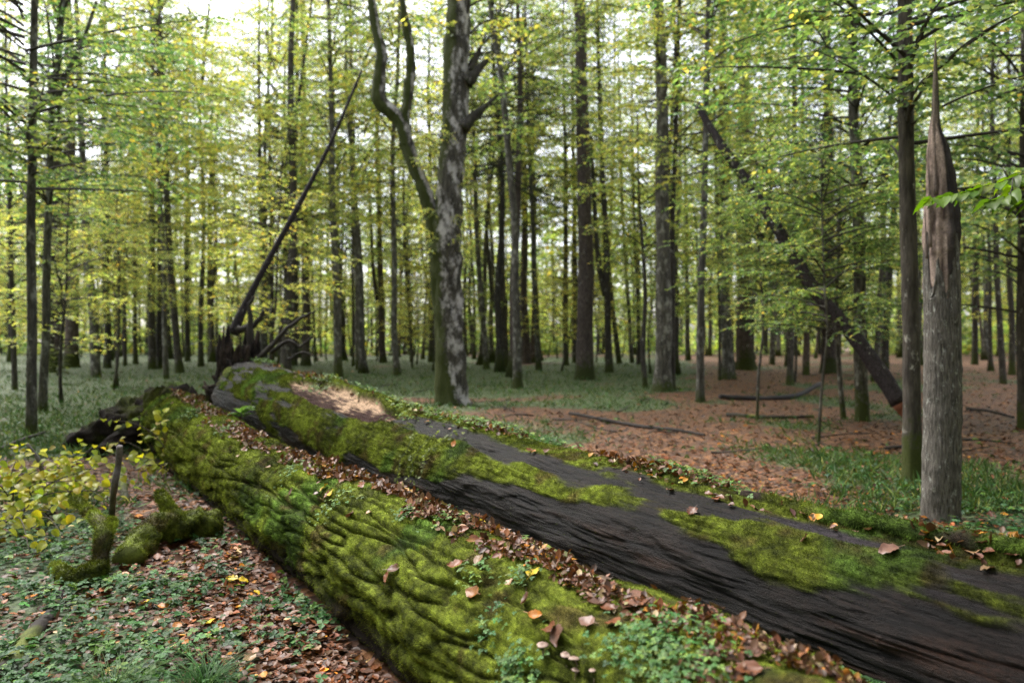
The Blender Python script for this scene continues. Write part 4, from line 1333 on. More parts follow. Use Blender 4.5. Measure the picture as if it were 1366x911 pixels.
def floor_cover():
    rng = np.random.RandomState(21)
    # --- leaf litter
    acc = Acc()
    x, y = scatter(rng, 98000, 2.1, 32, 1.0)
    keep = (rng.uniform(0, 1, len(x)) > greenness(x, y) * 0.75) & ~under_log(x, y)
    x, y = x[keep], y[keep]
    n = len(x)
    z = ground_z(x, y) + rng.uniform(0.004, 0.03, n)
    cols = palette(rng, n, [RUST, BROWN, PINK, ORANGE, STRAW], [5, 7, 1.2, 0.6, 0.3], 0.4)
    sz = rng.uniform(0.022, 0.066, n) * (1 + 0.035 * y) * (0.78 + 0.22 * sstep(2.8, 5, y))
    cols = cols * (0.85 - 0.1 * sstep(6, 12, y))[:, None] * np.array([1.1, 0.98, 0.8])
    for q, fn in ((y < 6.5, 2), (y >= 6.5, True)):
        k = int(q.sum())
        V, T, C = leaf_arrays(np.stack([x, y, z], -1)[q], np.stack([rng.normal(size=k), rng.normal(size=k), rng.normal(size=k) * 0.15], -1),
                              np.array([0, 0, 1.0]) + rng.normal(size=(k, 3)) * 0.2, sz[q], cols[q], 0.7, 0.28, fn)
        acc.add(V, T, None, C)
    # litter caught on the crest of the mossy log and between the logs
    m = 14000
    s = np.interp(rng.uniform(0, 1, m), np.linspace(0, 1, 500), s_samples(-0.3, 11.3, 1.6, 1, 500))
    th = R(92) + rng.normal(size=m) * R(17)
    P, N, rid, sm = logA(s, th)
    k = (fbm(np.stack([s * 1.7, th * 2.5, s * 0], -1), 3, 15) > 0.05 + 0.5 * sstep(R(92), R(130), th) + 0.25 * sstep(R(80), R(68), th)) & (th > R(60)) & (th < R(128))
    P, N, s = P[k], N[k], s[k]
    n = len(P)
    cols = palette(rng, n, [RUST, BROWN, PINK, ORANGE, STRAW], [5, 3, 2, 0.9, 0.6], 0.3)
    V, T, C = leaf_arrays(P + N * rng.uniform(0.008, 0.025, n)[:, None], rng.normal(size=(n, 3)), N + rng.normal(size=(n, 3)) * 0.22, rng.uniform(0.018, 0.056, n) * (0.62 + 0.38 * sstep(1.5, 4.5, s)), cols * 0.8, 0.68, 0.3, 2)
    acc.add(V, T, None, C)
    # and some along the top of the dark log
    m = 2600
    s = np.interp(rng.uniform(0, 1, m), np.linspace(0, 1, 500), s_samples(0.2, 12, 2.6, 1, 500))
    th = R(82) + rng.normal(size=m) * R(9)
    P, N = logB(s, th)[:2]
    k = fbm(np.stack([s * 1.1, th * 2.5, s * 0], -1), 3, 35) > 0.12
    P, N = P[k], N[k]
    n = len(P)
    cols = palette(rng, n, [RUST, BROWN, PINK, ORANGE, STRAW], [4, 3, 2, 1.2, 1], 0.3)
    V, T, C = leaf_arrays(P + N * 0.015, rng.normal(size=(n, 3)), N + rng.normal(size=(n, 3)) * 0.35, rng.uniform(0.025, 0.055, n), cols * 0.8, 0.68, 0.4, 2)
    acc.add(V, T, None, C)
    put("leaf_litter", acc.mesh("leaf_litter", [M_LITTER], True), kind="stuff", label="wet brown fallen leaves carpeting the forest floor and log crests", cat="leaf litter")

    # --- green herbs (three-part leaves) on the ground
    def trefoils(P, N, size, col, rng):
        n = len(P)
        ax = unit(np.cross(N, rng.normal(size=(n, 3))))
        ay = np.cross(N, ax)
        out = []
        for k in range(3):
            a = k * 2.094
            D = ax * math.cos(a) + ay * math.sin(a) - N * 0.12
            out.append(leaf_arrays(P, D, N, size, col, 0.95, 0.2))
        V = np.concatenate([o[0] for o in out])
        m = len(out[0][0])
        T = np.concatenate([o[1] + i * m for i, o in enumerate(out)])
        C = np.concatenate([o[2] for o in out])
        return V, T, C

    acc = Acc()
    x, y = scatter(rng, 72000, 2.2, 30, 1.0)
    cl = fbm(np.stack([x * 1.4, y * 1.4, x * 0], -1), 3, 44)
    keep = (rng.uniform(0, 1, len(x)) < np.clip(greenness(x, y) * 0.85 + 0.9 * cl - 0.16, 0.015, 1)) & ~under_log(x, y)
    x, y = x[keep], y[keep]
    n = len(x)
    z = ground_z(x, y) + rng.uniform(0.03, 0.10, n) * (0.6 + 0.02 * y)
    cols = palette(rng, n, [(0.028, 0.075, 0.02), (0.05, 0.115, 0.03), (0.11, 0.18, 0.035), (0.06, 0.11, 0.055)], [4, 4, 1.6, 1.2], 0.35)
    V, T, C = trefoils(np.stack([x, y, z], -1), unit(np.array([0, 0, 1.0]) + rng.normal(size=(n, 3)) * 0.3), rng.uniform(0.016, 0.034, n) * (1 + 0.045 * y), cols, rng)
    acc.add(V, T, None, C)
    put("ground_herbs", acc.mesh("ground_herbs", [M_HERB], False), kind="stuff", label="low green herbs spreading over the leaf litter", cat="herbs")

    # --- grass on the clearing and sparse blades elsewhere
    x, y = scatter(rng, 86000, 6.5, 45, 0.8)
    keep = rng.uniform(0, 1, len(x)) < np.clip(greenness(x, y) * 1.4 - 0.35, 0, 1)
    keep &= ~under_log(x, y)
    x, y = x[keep], y[keep]
    n = len(x)
    z = ground_z(x, y)
    P = np.stack([x, y, z], -1)
    D = np.stack([rng.normal(size=n) * 0.7, rng.normal(size=n) * 0.7, rng.uniform(0.35, 1, n)], -1)
    cols = palette(rng, n, [(0.045, 0.095, 0.03), (0.065, 0.12, 0.036), (0.09, 0.13, 0.035), (0.13, 0.15, 0.035)], [3, 3, 2, 1], 0.25)
    V, T, C = leaf_arrays(P, D, rng.normal(size=(n, 3)), rng.uniform(0.08, 0.17, n) * (1 + 0.012 * y), cols, 0.13 , 0.1)
    acc = Acc()
    acc.add(V, T, None, C)
    put("grass", acc.mesh("grass", [M_GRASS], False), kind="stuff", label="soft green grass covering the woodland clearing", cat="grass")

    # --- grass tufts in the near corner and beside the dark log
    for px, py, nb, hh, lab in ((275, 925, 220, 0.22, "arching grass tuft at the foot of the mossy log"), (150, 930, 170, 0.2, "spreading grass tuft among the green herbs"),
                                (1110, 660, 70, 0.20, "small bright grass tuft behind the dark log's bark strip"), (1358, 738, 30, 0.2, "pale grass sprout at the edge of the dark log"),
                                (725, 565, 90, 0.16, "soft grass tuft in the brown leaves past the dark log")):
        b = on_ground(px, min(py, 905)) if py < 905 else on_ground(px, py)
        if px > 1300:
            b = ray(px, py, 4.6)
            b[2] = gz(b[0], b[1])
        bl = []
        acc = Acc()
        for k in range(nb):
            az = rng.uniform(0, 6.28)
            o = np.array([math.cos(az), math.sin(az), 0]) * rng.uniform(0, 0.10)
            out = np.array([math.cos(az + rng.normal() * 0.5), math.sin(az + rng.normal() * 0.5), 0])
            L_ = hh * rng.uniform(0.6, 1.3)
            t = np.linspace(0, 1, 5)[:, None]
            path = o + np.array([0, 0, 1.0]) * L_ * (t - 0.45 * t ** 2) + out * L_ * 0.8 * t ** 2
            side = np.cross(out, [0, 0, 1.0]) * 0.0022
            wv = (1 - t ** 1.5) + 0.05
            V = np.concatenate([path - side * wv, path + side * wv])
            q = np.arange(4)
            Q = np.stack([q, q + 1, q + 6, q + 5], -1)
            acc.add(V, None, Q, palette(rng, 1, [(0.03, 0.075, 0.018), (0.05, 0.11, 0.025), (0.10, 0.15, 0.04)], [3, 3, 1])[0])
        put("grass_tuft", acc.mesh("grass_tuft", [M_GRASS]), loc=b, label=lab, cat="grass tuft")
    return trefoils


TREFOILS = floor_cover()


# ------------------------------------------------------------------ things on the logs
_PICK = {}


def pick_log(px, py, log, lo, hi, s0, s1):
    """the (s, theta) of a log's surface that a photo pixel shows"""
    if log not in _PICK:
        S, TH = np.meshgrid(s_samples(-0.9, 12.5, 2.0, 1, 560), np.linspace(R(20), R(235), 240), indexing='ij')
        S, TH = S.ravel(), TH.ravel()
        P = log(S, TH)[0]
        ok = P[:, 1] > 0.6
        S, TH, P = S[ok], TH[ok], P[ok]
        _PICK[log] = (S, TH, P, CX + P[:, 0] / P[:, 1] * F, HY - (P[:, 2] - CH) / P[:, 1] * F)
    S, TH, P, qx, qy = _PICK[log]
    d = (qx - px) ** 2 + (qy - py) ** 2 + 1e9 * ((TH < R(lo)) | (TH > R(hi)) | (S < s0) | (S > s1))
    k = np.argmin(d)
    return S[k], TH[k], P[k]


def clump(p, V, T, C, lab, group):
    e = put("wood_sorrel", None, loc=p, label=lab, cat="plant", group=group)
    put("foliage", make_mesh("sorrel_foliage", V, T, None, C, None, [M_HERB], smooth=False), e, kind="stuff")


def sorrel():
    rng = np.random.RandomState(31)
    A = [(870, 857, 0.13, 330, "dense blue-green clump of wood sorrel on the mossy log"), (698, 900, 0.09, 190, "wood sorrel clump at the foot of the mushrooms"),
         (918, 893, 0.12, 230, "wood sorrel clump beside the dense blue-green one on the mossy log"), (660, 835, 0.08, 40, "sparse yellowish-green sorrel on the mossy log's flank"),
         (692, 772, 0.06, 50, "sorrel patch among brown leaves on the log's crest"), (640, 770, 0.08, 36, "sorrel patch with pale tiny leaves on the mossy log's middle"),
         (545, 690, 0.09, 60, "loose sorrel patch in the leaf band of the mossy log"), (600, 697, 0.10, 60, "thin sorrel patch along the mossy log's leafy edge"),
         (260, 555, 0.14, 120, "bright green leafy clump where the mossy log begins to flare"), (303, 575, 0.10, 70, "small bluish clump near the mossy log's flare"),
         (392, 630, 0.12, 60, "sorrel patch amid brown leaves on the mossy log's far half"), (455, 672, 0.12, 60, "low sorrel patch near the dark gap on the mossy log")]
    for px, py, rad, n, lab in A:
        s, th, p = pick_log(px, py, logA, 35, 200, -0.5, 11.5)
        a = rng.normal(size=n) * rad * 0.55
        b = rng.normal(size=n) * rad * 0.55
        P, N = logA(s + a, th + b / 0.38)[:2]
        P = P + N * rng.uniform(0.015, 0.05, n)[:, None]
        nn = unit(N * 0.6 + np.array([0, 0, 0.6]) + rng.normal(size=(n, 3)) * 0.25)
        V, T, C = TREFOILS(P - p, nn, rng.uniform(0.006, 0.014, n) * (1 + 0.06 * p[1]), palette(rng, n, [(0.05, 0.125, 0.03), (0.085, 0.165, 0.045), (0.14, 0.21, 0.04)], [3, 3, 1.3], 0.25), rng)
        clump(p, V, T, C, lab, "sorrel clumps on the logs")
    B = [(430, 515, 0.3, 200, "leafy clump on the bark lip above the pale scar"), (350, 478, 0.3, 260, "fern-green clump near the splintered stub"), (560, 535, 0.4, 380, "thick pale-green herb mat on the dark log past the scar"),
         (640, 560, 0.4, 330, "pale-green herb mat midway along the dark log's top"), (720, 578, 0.3, 200, "small herb mat where the moss turns brightest"), (500, 528, 0.3, 200, "herb tuft at the end of the pale scar"),
         (915, 618, 0.2, 170, "herb tuft beside the brown leaves on the dark log"), (960, 640, 0.2, 120, "herb tuft at the start of the raised bark strip")]
    for px, py, rad, n, lab in B:
        s, th, p = pick_log(px, py, logB, 62, 200, -0.8, 12.5)
        P, N = logB(s + rng.normal(size=n) * rad * 0.8, th - 0.06 + rng.normal(size=n) * rad * 0.28 / 0.5)[:2]
        P = P + N * rng.uniform(0.015, 0.07, n)[:, None]
        nn = unit(N * 0.5 + np.array([0, 0, 0.6]) + rng.normal(size=(n, 3)) * 0.3)
        V, T, C = TREFOILS(P - p, nn, rng.uniform(0.010, 0.020, n) * (1 + 0.05 * p[1]), palette(rng, n, [(0.06, 0.12, 0.03), (0.10, 0.17, 0.045), (0.18, 0.23, 0.05)], [3, 3, 1.3], 0.25), rng)
        clump(p, V, T, C, lab, "sorrel clumps on the logs")
    # sorrel in the litter between the two logs
    for px, py, n, lab in ((1010, 850, 200, "sorrel patch in the litter wedge between the logs"), (1075, 880, 190, "sorrel patch by the dry grass stalk between the logs"), (960, 838, 90, "thin sorrel patch in the narrow litter wedge")):
        p = on_ground(px, py)
        q = p[None, :2] + rng.normal(size=(n, 2)) * 0.11
        P = np.stack([q[:, 0], q[:, 1], ground_z(q[:, 0], q[:, 1]) + rng.uniform(0.03, 0.07, n)], -1)
        V, T, C = TREFOILS(P - p, unit(np.array([0, 0, 1.0]) + rng.normal(size=(n, 3)) * 0.25), rng.uniform(0.012, 0.02, n), palette(rng, n, [(0.06, 0.14, 0.04), (0.09, 0.18, 0.05)], [1, 1], 0.25), rng)
        clump(p, V, T, C, lab, "sorrel clumps between the logs")


sorrel()


def leaf_shapes():
    """curled fallen leaves with a midrib and side lobes"""
    out = []
    rng = np.random.RandomState(3)
    for k in range(10):
        n, m = 9, 5
        t = np.linspace(0, 1, n)
        if k % 5 == 4:      # lobed leaf
            wv = np.array([0.03, 0.30, 0.46, 0.26, 0.50, 0.28, 0.36, 0.16, 0.0])
        else:
            wv = 0.36 * np.sin(np.pi * t ** 0.85) ** 0.8
            wv[0] = 0.015
        wv = wv * rng.uniform(0.85, 1.1)
        c = np.linspace(-1, 1, m)
        X = np.repeat(t[:, None], m, 1) - 0.5
        Y = wv[:, None] * c[None, :] * (1 + 0.07 * rng.normal(size=(n, m)))
        curl = rng.uniform(-0.2, 0.75)
        Z = 0.55 * np.abs(Y) * rng.uniform(0.2, 1.1) + curl * (X ** 2) * rng.uniform(0.4, 1.2) + 0.03 * rng.normal(size=(n, m)) + rng.uniform(-0.5, 0.5) * X * Y
        V = np.stack([X, Y, Z - Z.min()], -1).reshape(-1, 3)
        i = np.arange(n - 1)[:, None] * m
        j = np.arange(m - 1)[None, :]
        Q = np.stack([i + j, i + m + j, i + m + j + 1, i + j + 1], -1).reshape(-1, 4)
        st = np.array([[-0.5, -0.012, 0], [-0.5, 0.012, 0], [-0.82, 0.02, 0.03], [-0.82, 0.0, 0.03]])
        st[:, 2] += V[(m // 2), 2]
        V2 = np.vstack([V, st])
        kk = len(V)
        Q = np.vstack([Q, [[kk, kk + 1, kk + 2, kk + 3]]])
        out.append(make_mesh("fallen_leaf", V2, None, Q, None, None, [M_FALLEN], smooth=True))
    return out


LEAFS = leaf_shapes()
LC = {"rust": (RUST, "rust-brown"), "brown": ((0.10, 0.045, 0.024), "dark brown"), "pink": ((0.15, 0.08, 0.056), "pale pinkish-brown"), "orange": ((0.34, 0.13, 0.015), "orange"), "yellow": ((0.42, 0.31, 0.02), "yellow"), "straw": ((0.25, 0.155, 0.08), "pale straw-coloured")}


def lay_leaf(P, N, key, size, place, rng, label=None, yaw=None, shape=None):
    c = np.array(LC[key][0]) * math.exp(rng.normal() * 0.22)
    o = put("fallen_leaf", LEAFS[rng.randint(len(LEAFS)) if shape is None else shape], cat="leaf",
            label=label or f"{LC[key][1]} fallen leaf lying on {place}", group=None if label else f"{LC[key][1]} leaves on {place}")
    n = Vector(unit(N + rng.normal(size=3) * 0.22))
    q = n.to_track_quat('Z', 'Y').to_matrix().to_4x4() @ Matrix.Rotation(rng.uniform(0, 6.28) if yaw is None else yaw, 4, 'Z')
    o.matrix_world = Matrix.Translation(Vector(P + np.asarray(N) * 0.011)) @ q @ Matrix.Scale(float(size), 4)
    o.color = (*np.clip(c, 0, 1), 1)
    return o


def fallen():
    rng = np.random.RandomState(63)
    keys = ["rust", "brown", "pink", "orange", "yellow", "straw"]
    # on the mossy log: leafy crest plus strays
    n = 0
    while n < 150:
        s = float(np.interp(rng.uniform(), np.linspace(0, 1, 500), s_samples(0.25, 10.8, 1.7, 1, 500)))
        th = R(86) + rng.normal() * R(20)
        if th < R(30) or th > R(150):
            continue
        P, N = logA(np.array([s]), np.array([th]))[:2]
        lay_leaf(P[0], N[0], rng.choice(keys, p=[.36, .22, .2, .09, .05, .08]), rng.uniform(0.035, 0.07), "the crest of the mossy log", rng)
        n += 1
    A = [(717, 823, "orange"), (632, 793, "orange"), (659, 643, "rust"), (530, 760, "brown"), (785, 835, "pink"), (800, 808, "pink"), (812, 815, "rust"), (735, 840, "rust"), (705, 803, "brown"), (745, 850, "pink"), (488, 583, "rust"), (640, 750, "straw"),
         (547, 663, "yellow"), (443, 660, "yellow"), (520, 770, "rust"), (610, 755, "rust"), (870, 835, "straw"), (835, 812, "brown"), (850, 800, "pink"), (720, 745, "pink"), (470, 690, "brown"), (1000, 900, "rust"), (940, 880, "pink")]
    for px, py, k in A:
        s, th, p = pick_log(px, py, logA, 35, 200, -0.5, 11.5)
        P, N = logA(np.array([s]), np.array([th]))[:2]
        lay_leaf(P[0], N[0], k, rng.uniform(0.055, 0.08), "the crest of the mossy log", rng)
    # on the dark log
    s, th, p = pick_log(1186, 738, logB, 70, 200, -0.8, 12)
    P, N = logB(np.array([s]), np.array([th]))[:2]
    lay_leaf(P[0], N[0], "pink", 0.085, "", rng, label="large curled glossy pinkish leaf on the dark log's bare bark", shape=0)
    B = [(1070, 689, "straw"), (1025, 687, "brown"), (977, 677, "pink"), (1075, 720, "pink"), (1161, 709, "straw"), (1135, 702, "pink"), (1140, 715, "pink"), (1235, 720, "pink"), (1262, 742, "pink"), (1300, 741, "straw"), (1318, 762, "straw"),
         (1338, 738, "straw"), (1350, 745, "pink"), (1290, 722, "rust"), (1310, 728, "pink"), (1240, 725, "orange"), (960, 665, "pink"), (945, 662, "rust"), (955, 668, "rust"), (925, 685, "rust"), (868, 637, "orange"), (865, 632, "brown"),
         (815, 618, "pink"), (820, 625, "brown"), (810, 612, "rust"), (842, 610, "rust"), (855, 617, "rust"), (868, 618, "brown"), (800, 592, "rust"), (810, 590, "pink"), (832, 592, "orange"), (713, 605, "orange"), (708, 603, "rust"), (728, 605, "pink"),
         (607, 594, "orange"), (893, 655, "pink"), (1180, 680, "orange"), (1210, 690, "rust"), (1050, 660, "rust"), (1065, 663, "pink"), (1100, 672, "rust"), (570, 565, "orange"), (600, 575, "rust"), (650, 575, "rust"), (440, 520, "orange"), (470, 528, "rust"), (540, 560, "orange")]
    for px, py, k in B:
        s, th, p = pick_log(px, py, logB, 66, 200, -0.8, 12.4)
        P, N = logB(np.array([s]), np.array([th]))[:2]
        lay_leaf(P[0], N[0], k, rng.uniform(0.04, 0.062), "the top of the dark log", rng)
    # on the ground by the mossy log
    n = 0
    while n < 70:
        px, py = rng.uniform(60, 520), rng.uniform(690, 908)
        p = on_ground(px, py)
        if under_log(np.array([p[0]]), np.array([p[1]]), 0.12)[0]:
            continue
        k = rng.choice(keys, p=[.3, .12, .2, .16, .14, .08])
        lay_leaf(p + np.array([0, 0, 0.02]), np.array([0, 0, 1.0]), k, rng.uniform(0.05, 0.085), "the ground beside the mossy log", rng)
        n += 1
    n = 0
    while n < 26:
        px, py = rng.uniform(850, 1180), rng.uniform(800, 905)
        p = on_ground(px, py)
        if under_log(np.array([p[0]]), np.array([p[1]]), 0.02)[0] or p[1] > 3.6:
            continue
        lay_leaf(p + np.array([0, 0, 0.02]), np.array([0, 0, 1.0]), rng.choice(keys, p=[.4, .25, .2, .07, .03, .05]), rng.uniform(0.035, 0.055), "the litter between the logs", rng)
        n += 1


fallen()


def mushrooms():
    rng = np.random.RandomState(8)
    for px, py, wpx, lab in ((725, 871, 15, "small pale brown mushroom standing a little apart from the others"), (754, 885, 15, "flat pale mushroom in the middle of the little troop"), (770, 889, 14, "mushroom with cracked pinkish cap beside its smaller neighbour"),
                             (768, 899, 11, "low mushroom tucked under a larger cap"), (791, 900, 10, "smallest tilted mushroom at the end of the troop")):
        s, th, p = pick_log(px, py + 6, logA, 35, 200, -0.5, 6)
        P, N = logA(np.array([s]), np.array([th]))[:2]
        p = P[0]
        r = wpx / F * p[1] / 2 * 1.1
        h = r * 2.0
        e = put("mushroom", None, loc=p, label=lab, cat="mushroom", group="mushrooms on the mossy log")
        lean = rng.normal(size=2) * 0.1
        top = np.array([lean[0] * h, lean[1] * h, h])
        V, T, Q = tube(spline([np.array([0, 0, -0.01]), np.array([0.002, 0, h * 0.5]), top], 8), np.linspace(r * 0.16, r * 0.12, 8), 10)
        put("stem", make_mesh("mushroom_stem", V, T, Q, np.array([0.2, 0.15, 0.11]) * np.ones((len(V), 3)), None, [M_SHROOM]), e)
        prof = [(0.02, 0.30), (0.3, 0.32), (0.65, 0.26), (0.92, 0.12), (1.0, 0.0), (0.96, -0.05), (0.6, 0.06), (0.13, 0.16)]
        seg = 22
        a = np.arange(seg) / seg * 6.2832
        wob = 1 + 0.06 * np.sin(a * 3 + rng.uniform(0, 6)) + 0.04 * np.sin(a * 5)
        V = np.array([[top[0] + r * q * math.cos(t) * wv, top[1] + r * q * math.sin(t) * wv, top[2] + r * z * 0.9 + 0.08 * r * math.sin(t + lean[0] * 40)] for q, z in prof for t, wv in zip(a, wob)])
        C = np.array([lerp3(np.array([0.13, 0.075, 0.055]), np.array([0.27, 0.19, 0.15]), np.array(min(1, q * 1.1) if z > -0.02 and i < 5 else 0.5)) for i, (q, z) in enumerate(prof) for t in a])
        i = np.arange(len(prof) - 1)[:, None] * seg
        j = np.arange(seg)[None, :]
        Q = np.stack([i + j, i + seg + j, i + seg + (j + 1) % seg, i + (j + 1) % seg], -1).reshape(-1, 4)
        put("cap", make_mesh("mushroom_cap", V, None, Q, C, None, [M_SHROOM]), e)


mushrooms()


# ------------------------------------------------------------------ small plants, sticks, shrub
def stick(name, pts, r0, r1, label, col=(0.06, 0.05, 0.045), cat="stick", moss=0.0, seg=10, n=24, rough=0.18, group=None):
    path = spline(np.array(pts), n)
    V, T, Q = tube(path - path[0], np.linspace(r0, r1, n), seg, True, rough, len(label), 9)
    g = np.clip(0.5 + 0.7 * fbm((V + path[0]) * 14, 3, 3), 0, 1)
    c = lerp3(np.array(col) * 0.5, np.array(col) * 1.4, g)
    if moss:
        mm = sstep(-0.25, 0.25, noise3((V + path[0]) * 3.5, 4) + moss - 0.35)
        c = lerp3(c, moss_colour(V + path[0]) * 0.8, mm)
    return put(name, make_mesh(name, V, T, Q, c, np.full(len(V), 0.8), [M_TWIG]), loc=path[0], label=label, cat=cat, group=group), path


def mossy_branches():
    rng = np.random.RandomState(12)

    def fuzzy(label, stems):
        e = put("mossy_branch", None, label=label, cat="branch")
        base = None
        acc = Acc()
        MB = []
        for pts, r0, r1 in stems:
            path = spline(np.array(pts), 30)
            if base is None:
                base = path[0].copy()
                e.location = base
            V, T, Q = tube(path - base, np.linspace(r0, r1, 30), 18, True, 0.5, len(pts), 11)
            W = V + base
            mm = sstep(-0.4, 0.05, noise3(W * 3.2, 14) + 0.3)
            g = np.clip(0.5 + 0.7 * fbm(W * 14, 3, 3), 0, 1)
            acc.add(V, T, Q, lerp3(lerp3(np.array([0.025, 0.018, 0.014]), np.array([0.09, 0.06, 0.045]), g), moss_colour(W) * 0.7, mm), 0.9)
            n = int(16000 * r0 / 0.08)
            k = rng.randint(0, 30 - 1, n)
            f = rng.uniform(0, 1, n)[:, None]
            ring = rng.randint(0, 18, n)
            A = V[k * 18 + ring] * (1 - f) + V[(k + 1) * 18 + ring] * f
            B = V[k * 18 + (ring + 1) % 18] * (1 - f) + V[(k + 1) * 18 + (ring + 1) % 18] * f
            f2 = rng.uniform(0, 1, n)[:, None]
            Pm = A * (1 - f2) + B * f2
            cc = (path - base)[k] * (1 - f) + (path - base)[k + 1] * f
            Nm = unit(Pm - cc)
            ok = (noise3((Pm + base) * 3.2, 14) + 0.3 > -0.12 + 0.2 * rng.normal(size=n)) & (Nm[:, 2] > -0.6)
            MB.append((Pm[ok], Nm[ok]))
        put("wood", acc.mesh("branch_wood", [M_TWIG]), e)
        Pm = np.concatenate([q[0] for q in MB])
        Nm = np.concatenate([q[1] for q in MB])
        V, T, C = moss_blades(Pm, Nm, moss_colour(Pm + base) * 0.95, rng, 0.022, 0.0022)
        o = put("moss", make_mesh("branch_moss", V, T, None, C, None, [M_MOSS]), e)
        o["kind"] = "stuff"

    def g(px, py, up=0.0):
        p = on_ground(px, py)
        return p + np.array([0, 0, up])

    a = g(290, 712, 0.07)
    fuzzy("short thick mossy branch lying against the mossy log", [([a, g(240, 724, 0.12), g(205, 730, 0.12), g(170, 756, 0.04)], 0.105, 0.085), ([g(235, 722, 0.14), g(222, 715, 0.24), g(212, 708, 0.30)], 0.05, 0.03)])
    b0 = g(128, 775, 0.06)
    Y0 = b0[1]
    fuzzy("forked mossy branch arching up from the green herbs", [
        ([b0, ray(134, 748, Y0 + 0.05), ray(139, 715, Y0 + 0.12), ray(131, 694, Y0 + 0.25), ray(118, 682, Y0 + 0.4), ray(98, 664, Y0 + 0.55)], 0.058, 0.028),
        ([b0 + np.array([0.03, 0, 0.02]), g(100, 785, 0.06), g(74, 762, 0.03)], 0.055, 0.035),
        ([ray(136, 725, Y0 + 0.1), ray(146, 708, Y0 + 0.2), ray(150, 692, Y0 + 0.3)], 0.035, 0.02)])
    stick("bare_stick", [g(149, 690, -0.03), ray(152, 655, 5.75), ray(158, 620, 5.7), ray(160, 595, 5.65)], 0.026, 0.022, "smooth grey stick standing upright among yellow leaves", (0.13, 0.11, 0.11))
    stick("mossy_stub", [g(168, 668, -0.02), g(164, 660, 0.10), g(160, 650, 0.2)], 0.04, 0.03, "short dark stub behind the upright grey stick", (0.04, 0.04, 0.02), moss=0.5)
    stick("buried_branch", [g(82, 792, 0.01), g(66, 822, 0.0), g(34, 868, 0.015), g(-10, 920, -0.02)], 0.035, 0.05, "dark half-buried branch running through the green herbs", (0.016, 0.011, 0.009), moss=0.28, rough=0.5)
    stick("bare_stick", [g(0, 603, 0.03), g(30, 594, 0.08), g(60, 583, 0.08)], 0.035, 0.02, "long dark stick lying below the twin mottled trees", (0.03, 0.026, 0.024))
    stick("bare_stick", [ray(57, 628, 6.5), ray(50, 610, 6.5), ray(36, 592, 6.5)], 0.02, 0.016, "short crooked stick poking out of the yellow shrub", (0.10, 0.09, 0.08))
    stick("bare_stick", [g(760, 555, 0.06), g(850, 570, 0.03), g(900, 577, 0.05), g(940, 582, 0.02)], 0.035, 0.02, "long thin stick lying in brown leaves past the dark log", (0.03, 0.025, 0.022))
    stick("fallen_bough", [g(960, 533, 0.08), g(1010, 534, 0.05), g(1060, 532, 0.08), g(1093, 522, 0.22)], 0.06, 0.07, "dark fallen bough with raised end near the blackish trunk", (0.04, 0.034, 0.036))
    stick("fallen_bough", [g(970, 556, 0.04), g(1030, 560, 0.05), g(1085, 558, 0.04)], 0.05, 0.03, "low mossy bough half sunk in the leaf litter", (0.03, 0.026, 0.02), moss=0.3)
    stick("bare_stick", [g(1180, 600, 0.02), g(1290, 590, 0.04), g(1350, 594, 0.03)], 0.025, 0.012, "thin dark twig lying behind the broken snag", (0.03, 0.025, 0.022))
    stick("fallen_bough", [g(1290, 548, 0.05), g(1320, 555, 0.10), g(1352, 560, 0.05)], 0.04, 0.02, "dark fallen twigs under the trunk on the leaf litter", (0.025, 0.02, 0.018))
    stick("wedged_branch", [ray(655, 710, 4.45), ray(700, 727, 4.25), ray(740, 741, 4.08), ray(762, 748, 4.0)], 0.045, 0.04, "mossy broken branch wedged in the dark gap between the logs", (0.03, 0.022, 0.017), moss=0.2, rough=0.4)
    # twigs strewn over the middle ground
    for k in range(20):
        x0, y0 = rng.uniform(430, 1350), rng.uniform(520, 640)
        if y0 > 500 + (x0 - 330) * 0.25 - 20:
            y0 = max(505, 480 + (x0 - 330) * 0.2)
        p = g(x0, y0, 0.03)
        az = rng.uniform(0, 6.28)
        L_ = rng.uniform(0.4, 1.3)
        dv = np.array([math.cos(az), math.sin(az), 0.0]) * L_
        q = p + dv
        m_ = (p + q) / 2 + rng.normal(size=3) * 0.06
        m_[2], q[2] = gz(m_[0], m_[1]) + rng.uniform(0.03, 0.10), gz(q[0], q[1]) + rng.uniform(0.02, 0.2)
        stick("fallen_twig", [p, m_, q], rng.uniform(0.010, 0.022), 0.006, "thin fallen twig on the forest floor past the dark log", (0.045, 0.036, 0.03), group="twigs strewn past the dark log", seg=6, n=10)
    # dry grass stalk
    p = on_ground(1077, 878)
    e, path = stick("dry_grass_stalk", [p, ray(1078, 850, p[1]), ray(1098, 822, p[1] + 0.03), ray(1125, 808, p[1] + 0.05), ray(1146, 803, p[1] + 0.06)], 0.0022, 0.0012, "dry pale grass stalk bending against the dark log", (0.5, 0.42, 0.28), "grass stalk", seg=5, rough=0.0)
    stick("dry_grass_stalk", [p + np.array([0.01, 0, 0]), ray(1072, 850, p[1]), ray(1080, 838, p[1]), ray(1090, 834, p[1])], 0.0018, 0.001, "short hooked grass stalk beside the taller bent one", (0.4, 0.34, 0.22), "grass stalk", seg=5, rough=0.0)


mossy_branches()


def leafy_part(parent, P, D, N, size, col, mesh, base):
    o = put("leaf", mesh, parent)
    d = Vector(unit(D))
    n = Vector(unit(N))
    b = n.cross(d).normalized()
    n = d.cross(b)
    M = Matrix((d, b, n)).transposed().to_4x4()
    o.matrix_local = Matrix.Translation(Vector(P - base)) @ M @ Matrix.Scale(float(size), 4)
    o.color = (*np.clip(col, 0, 1), 1)
    return o


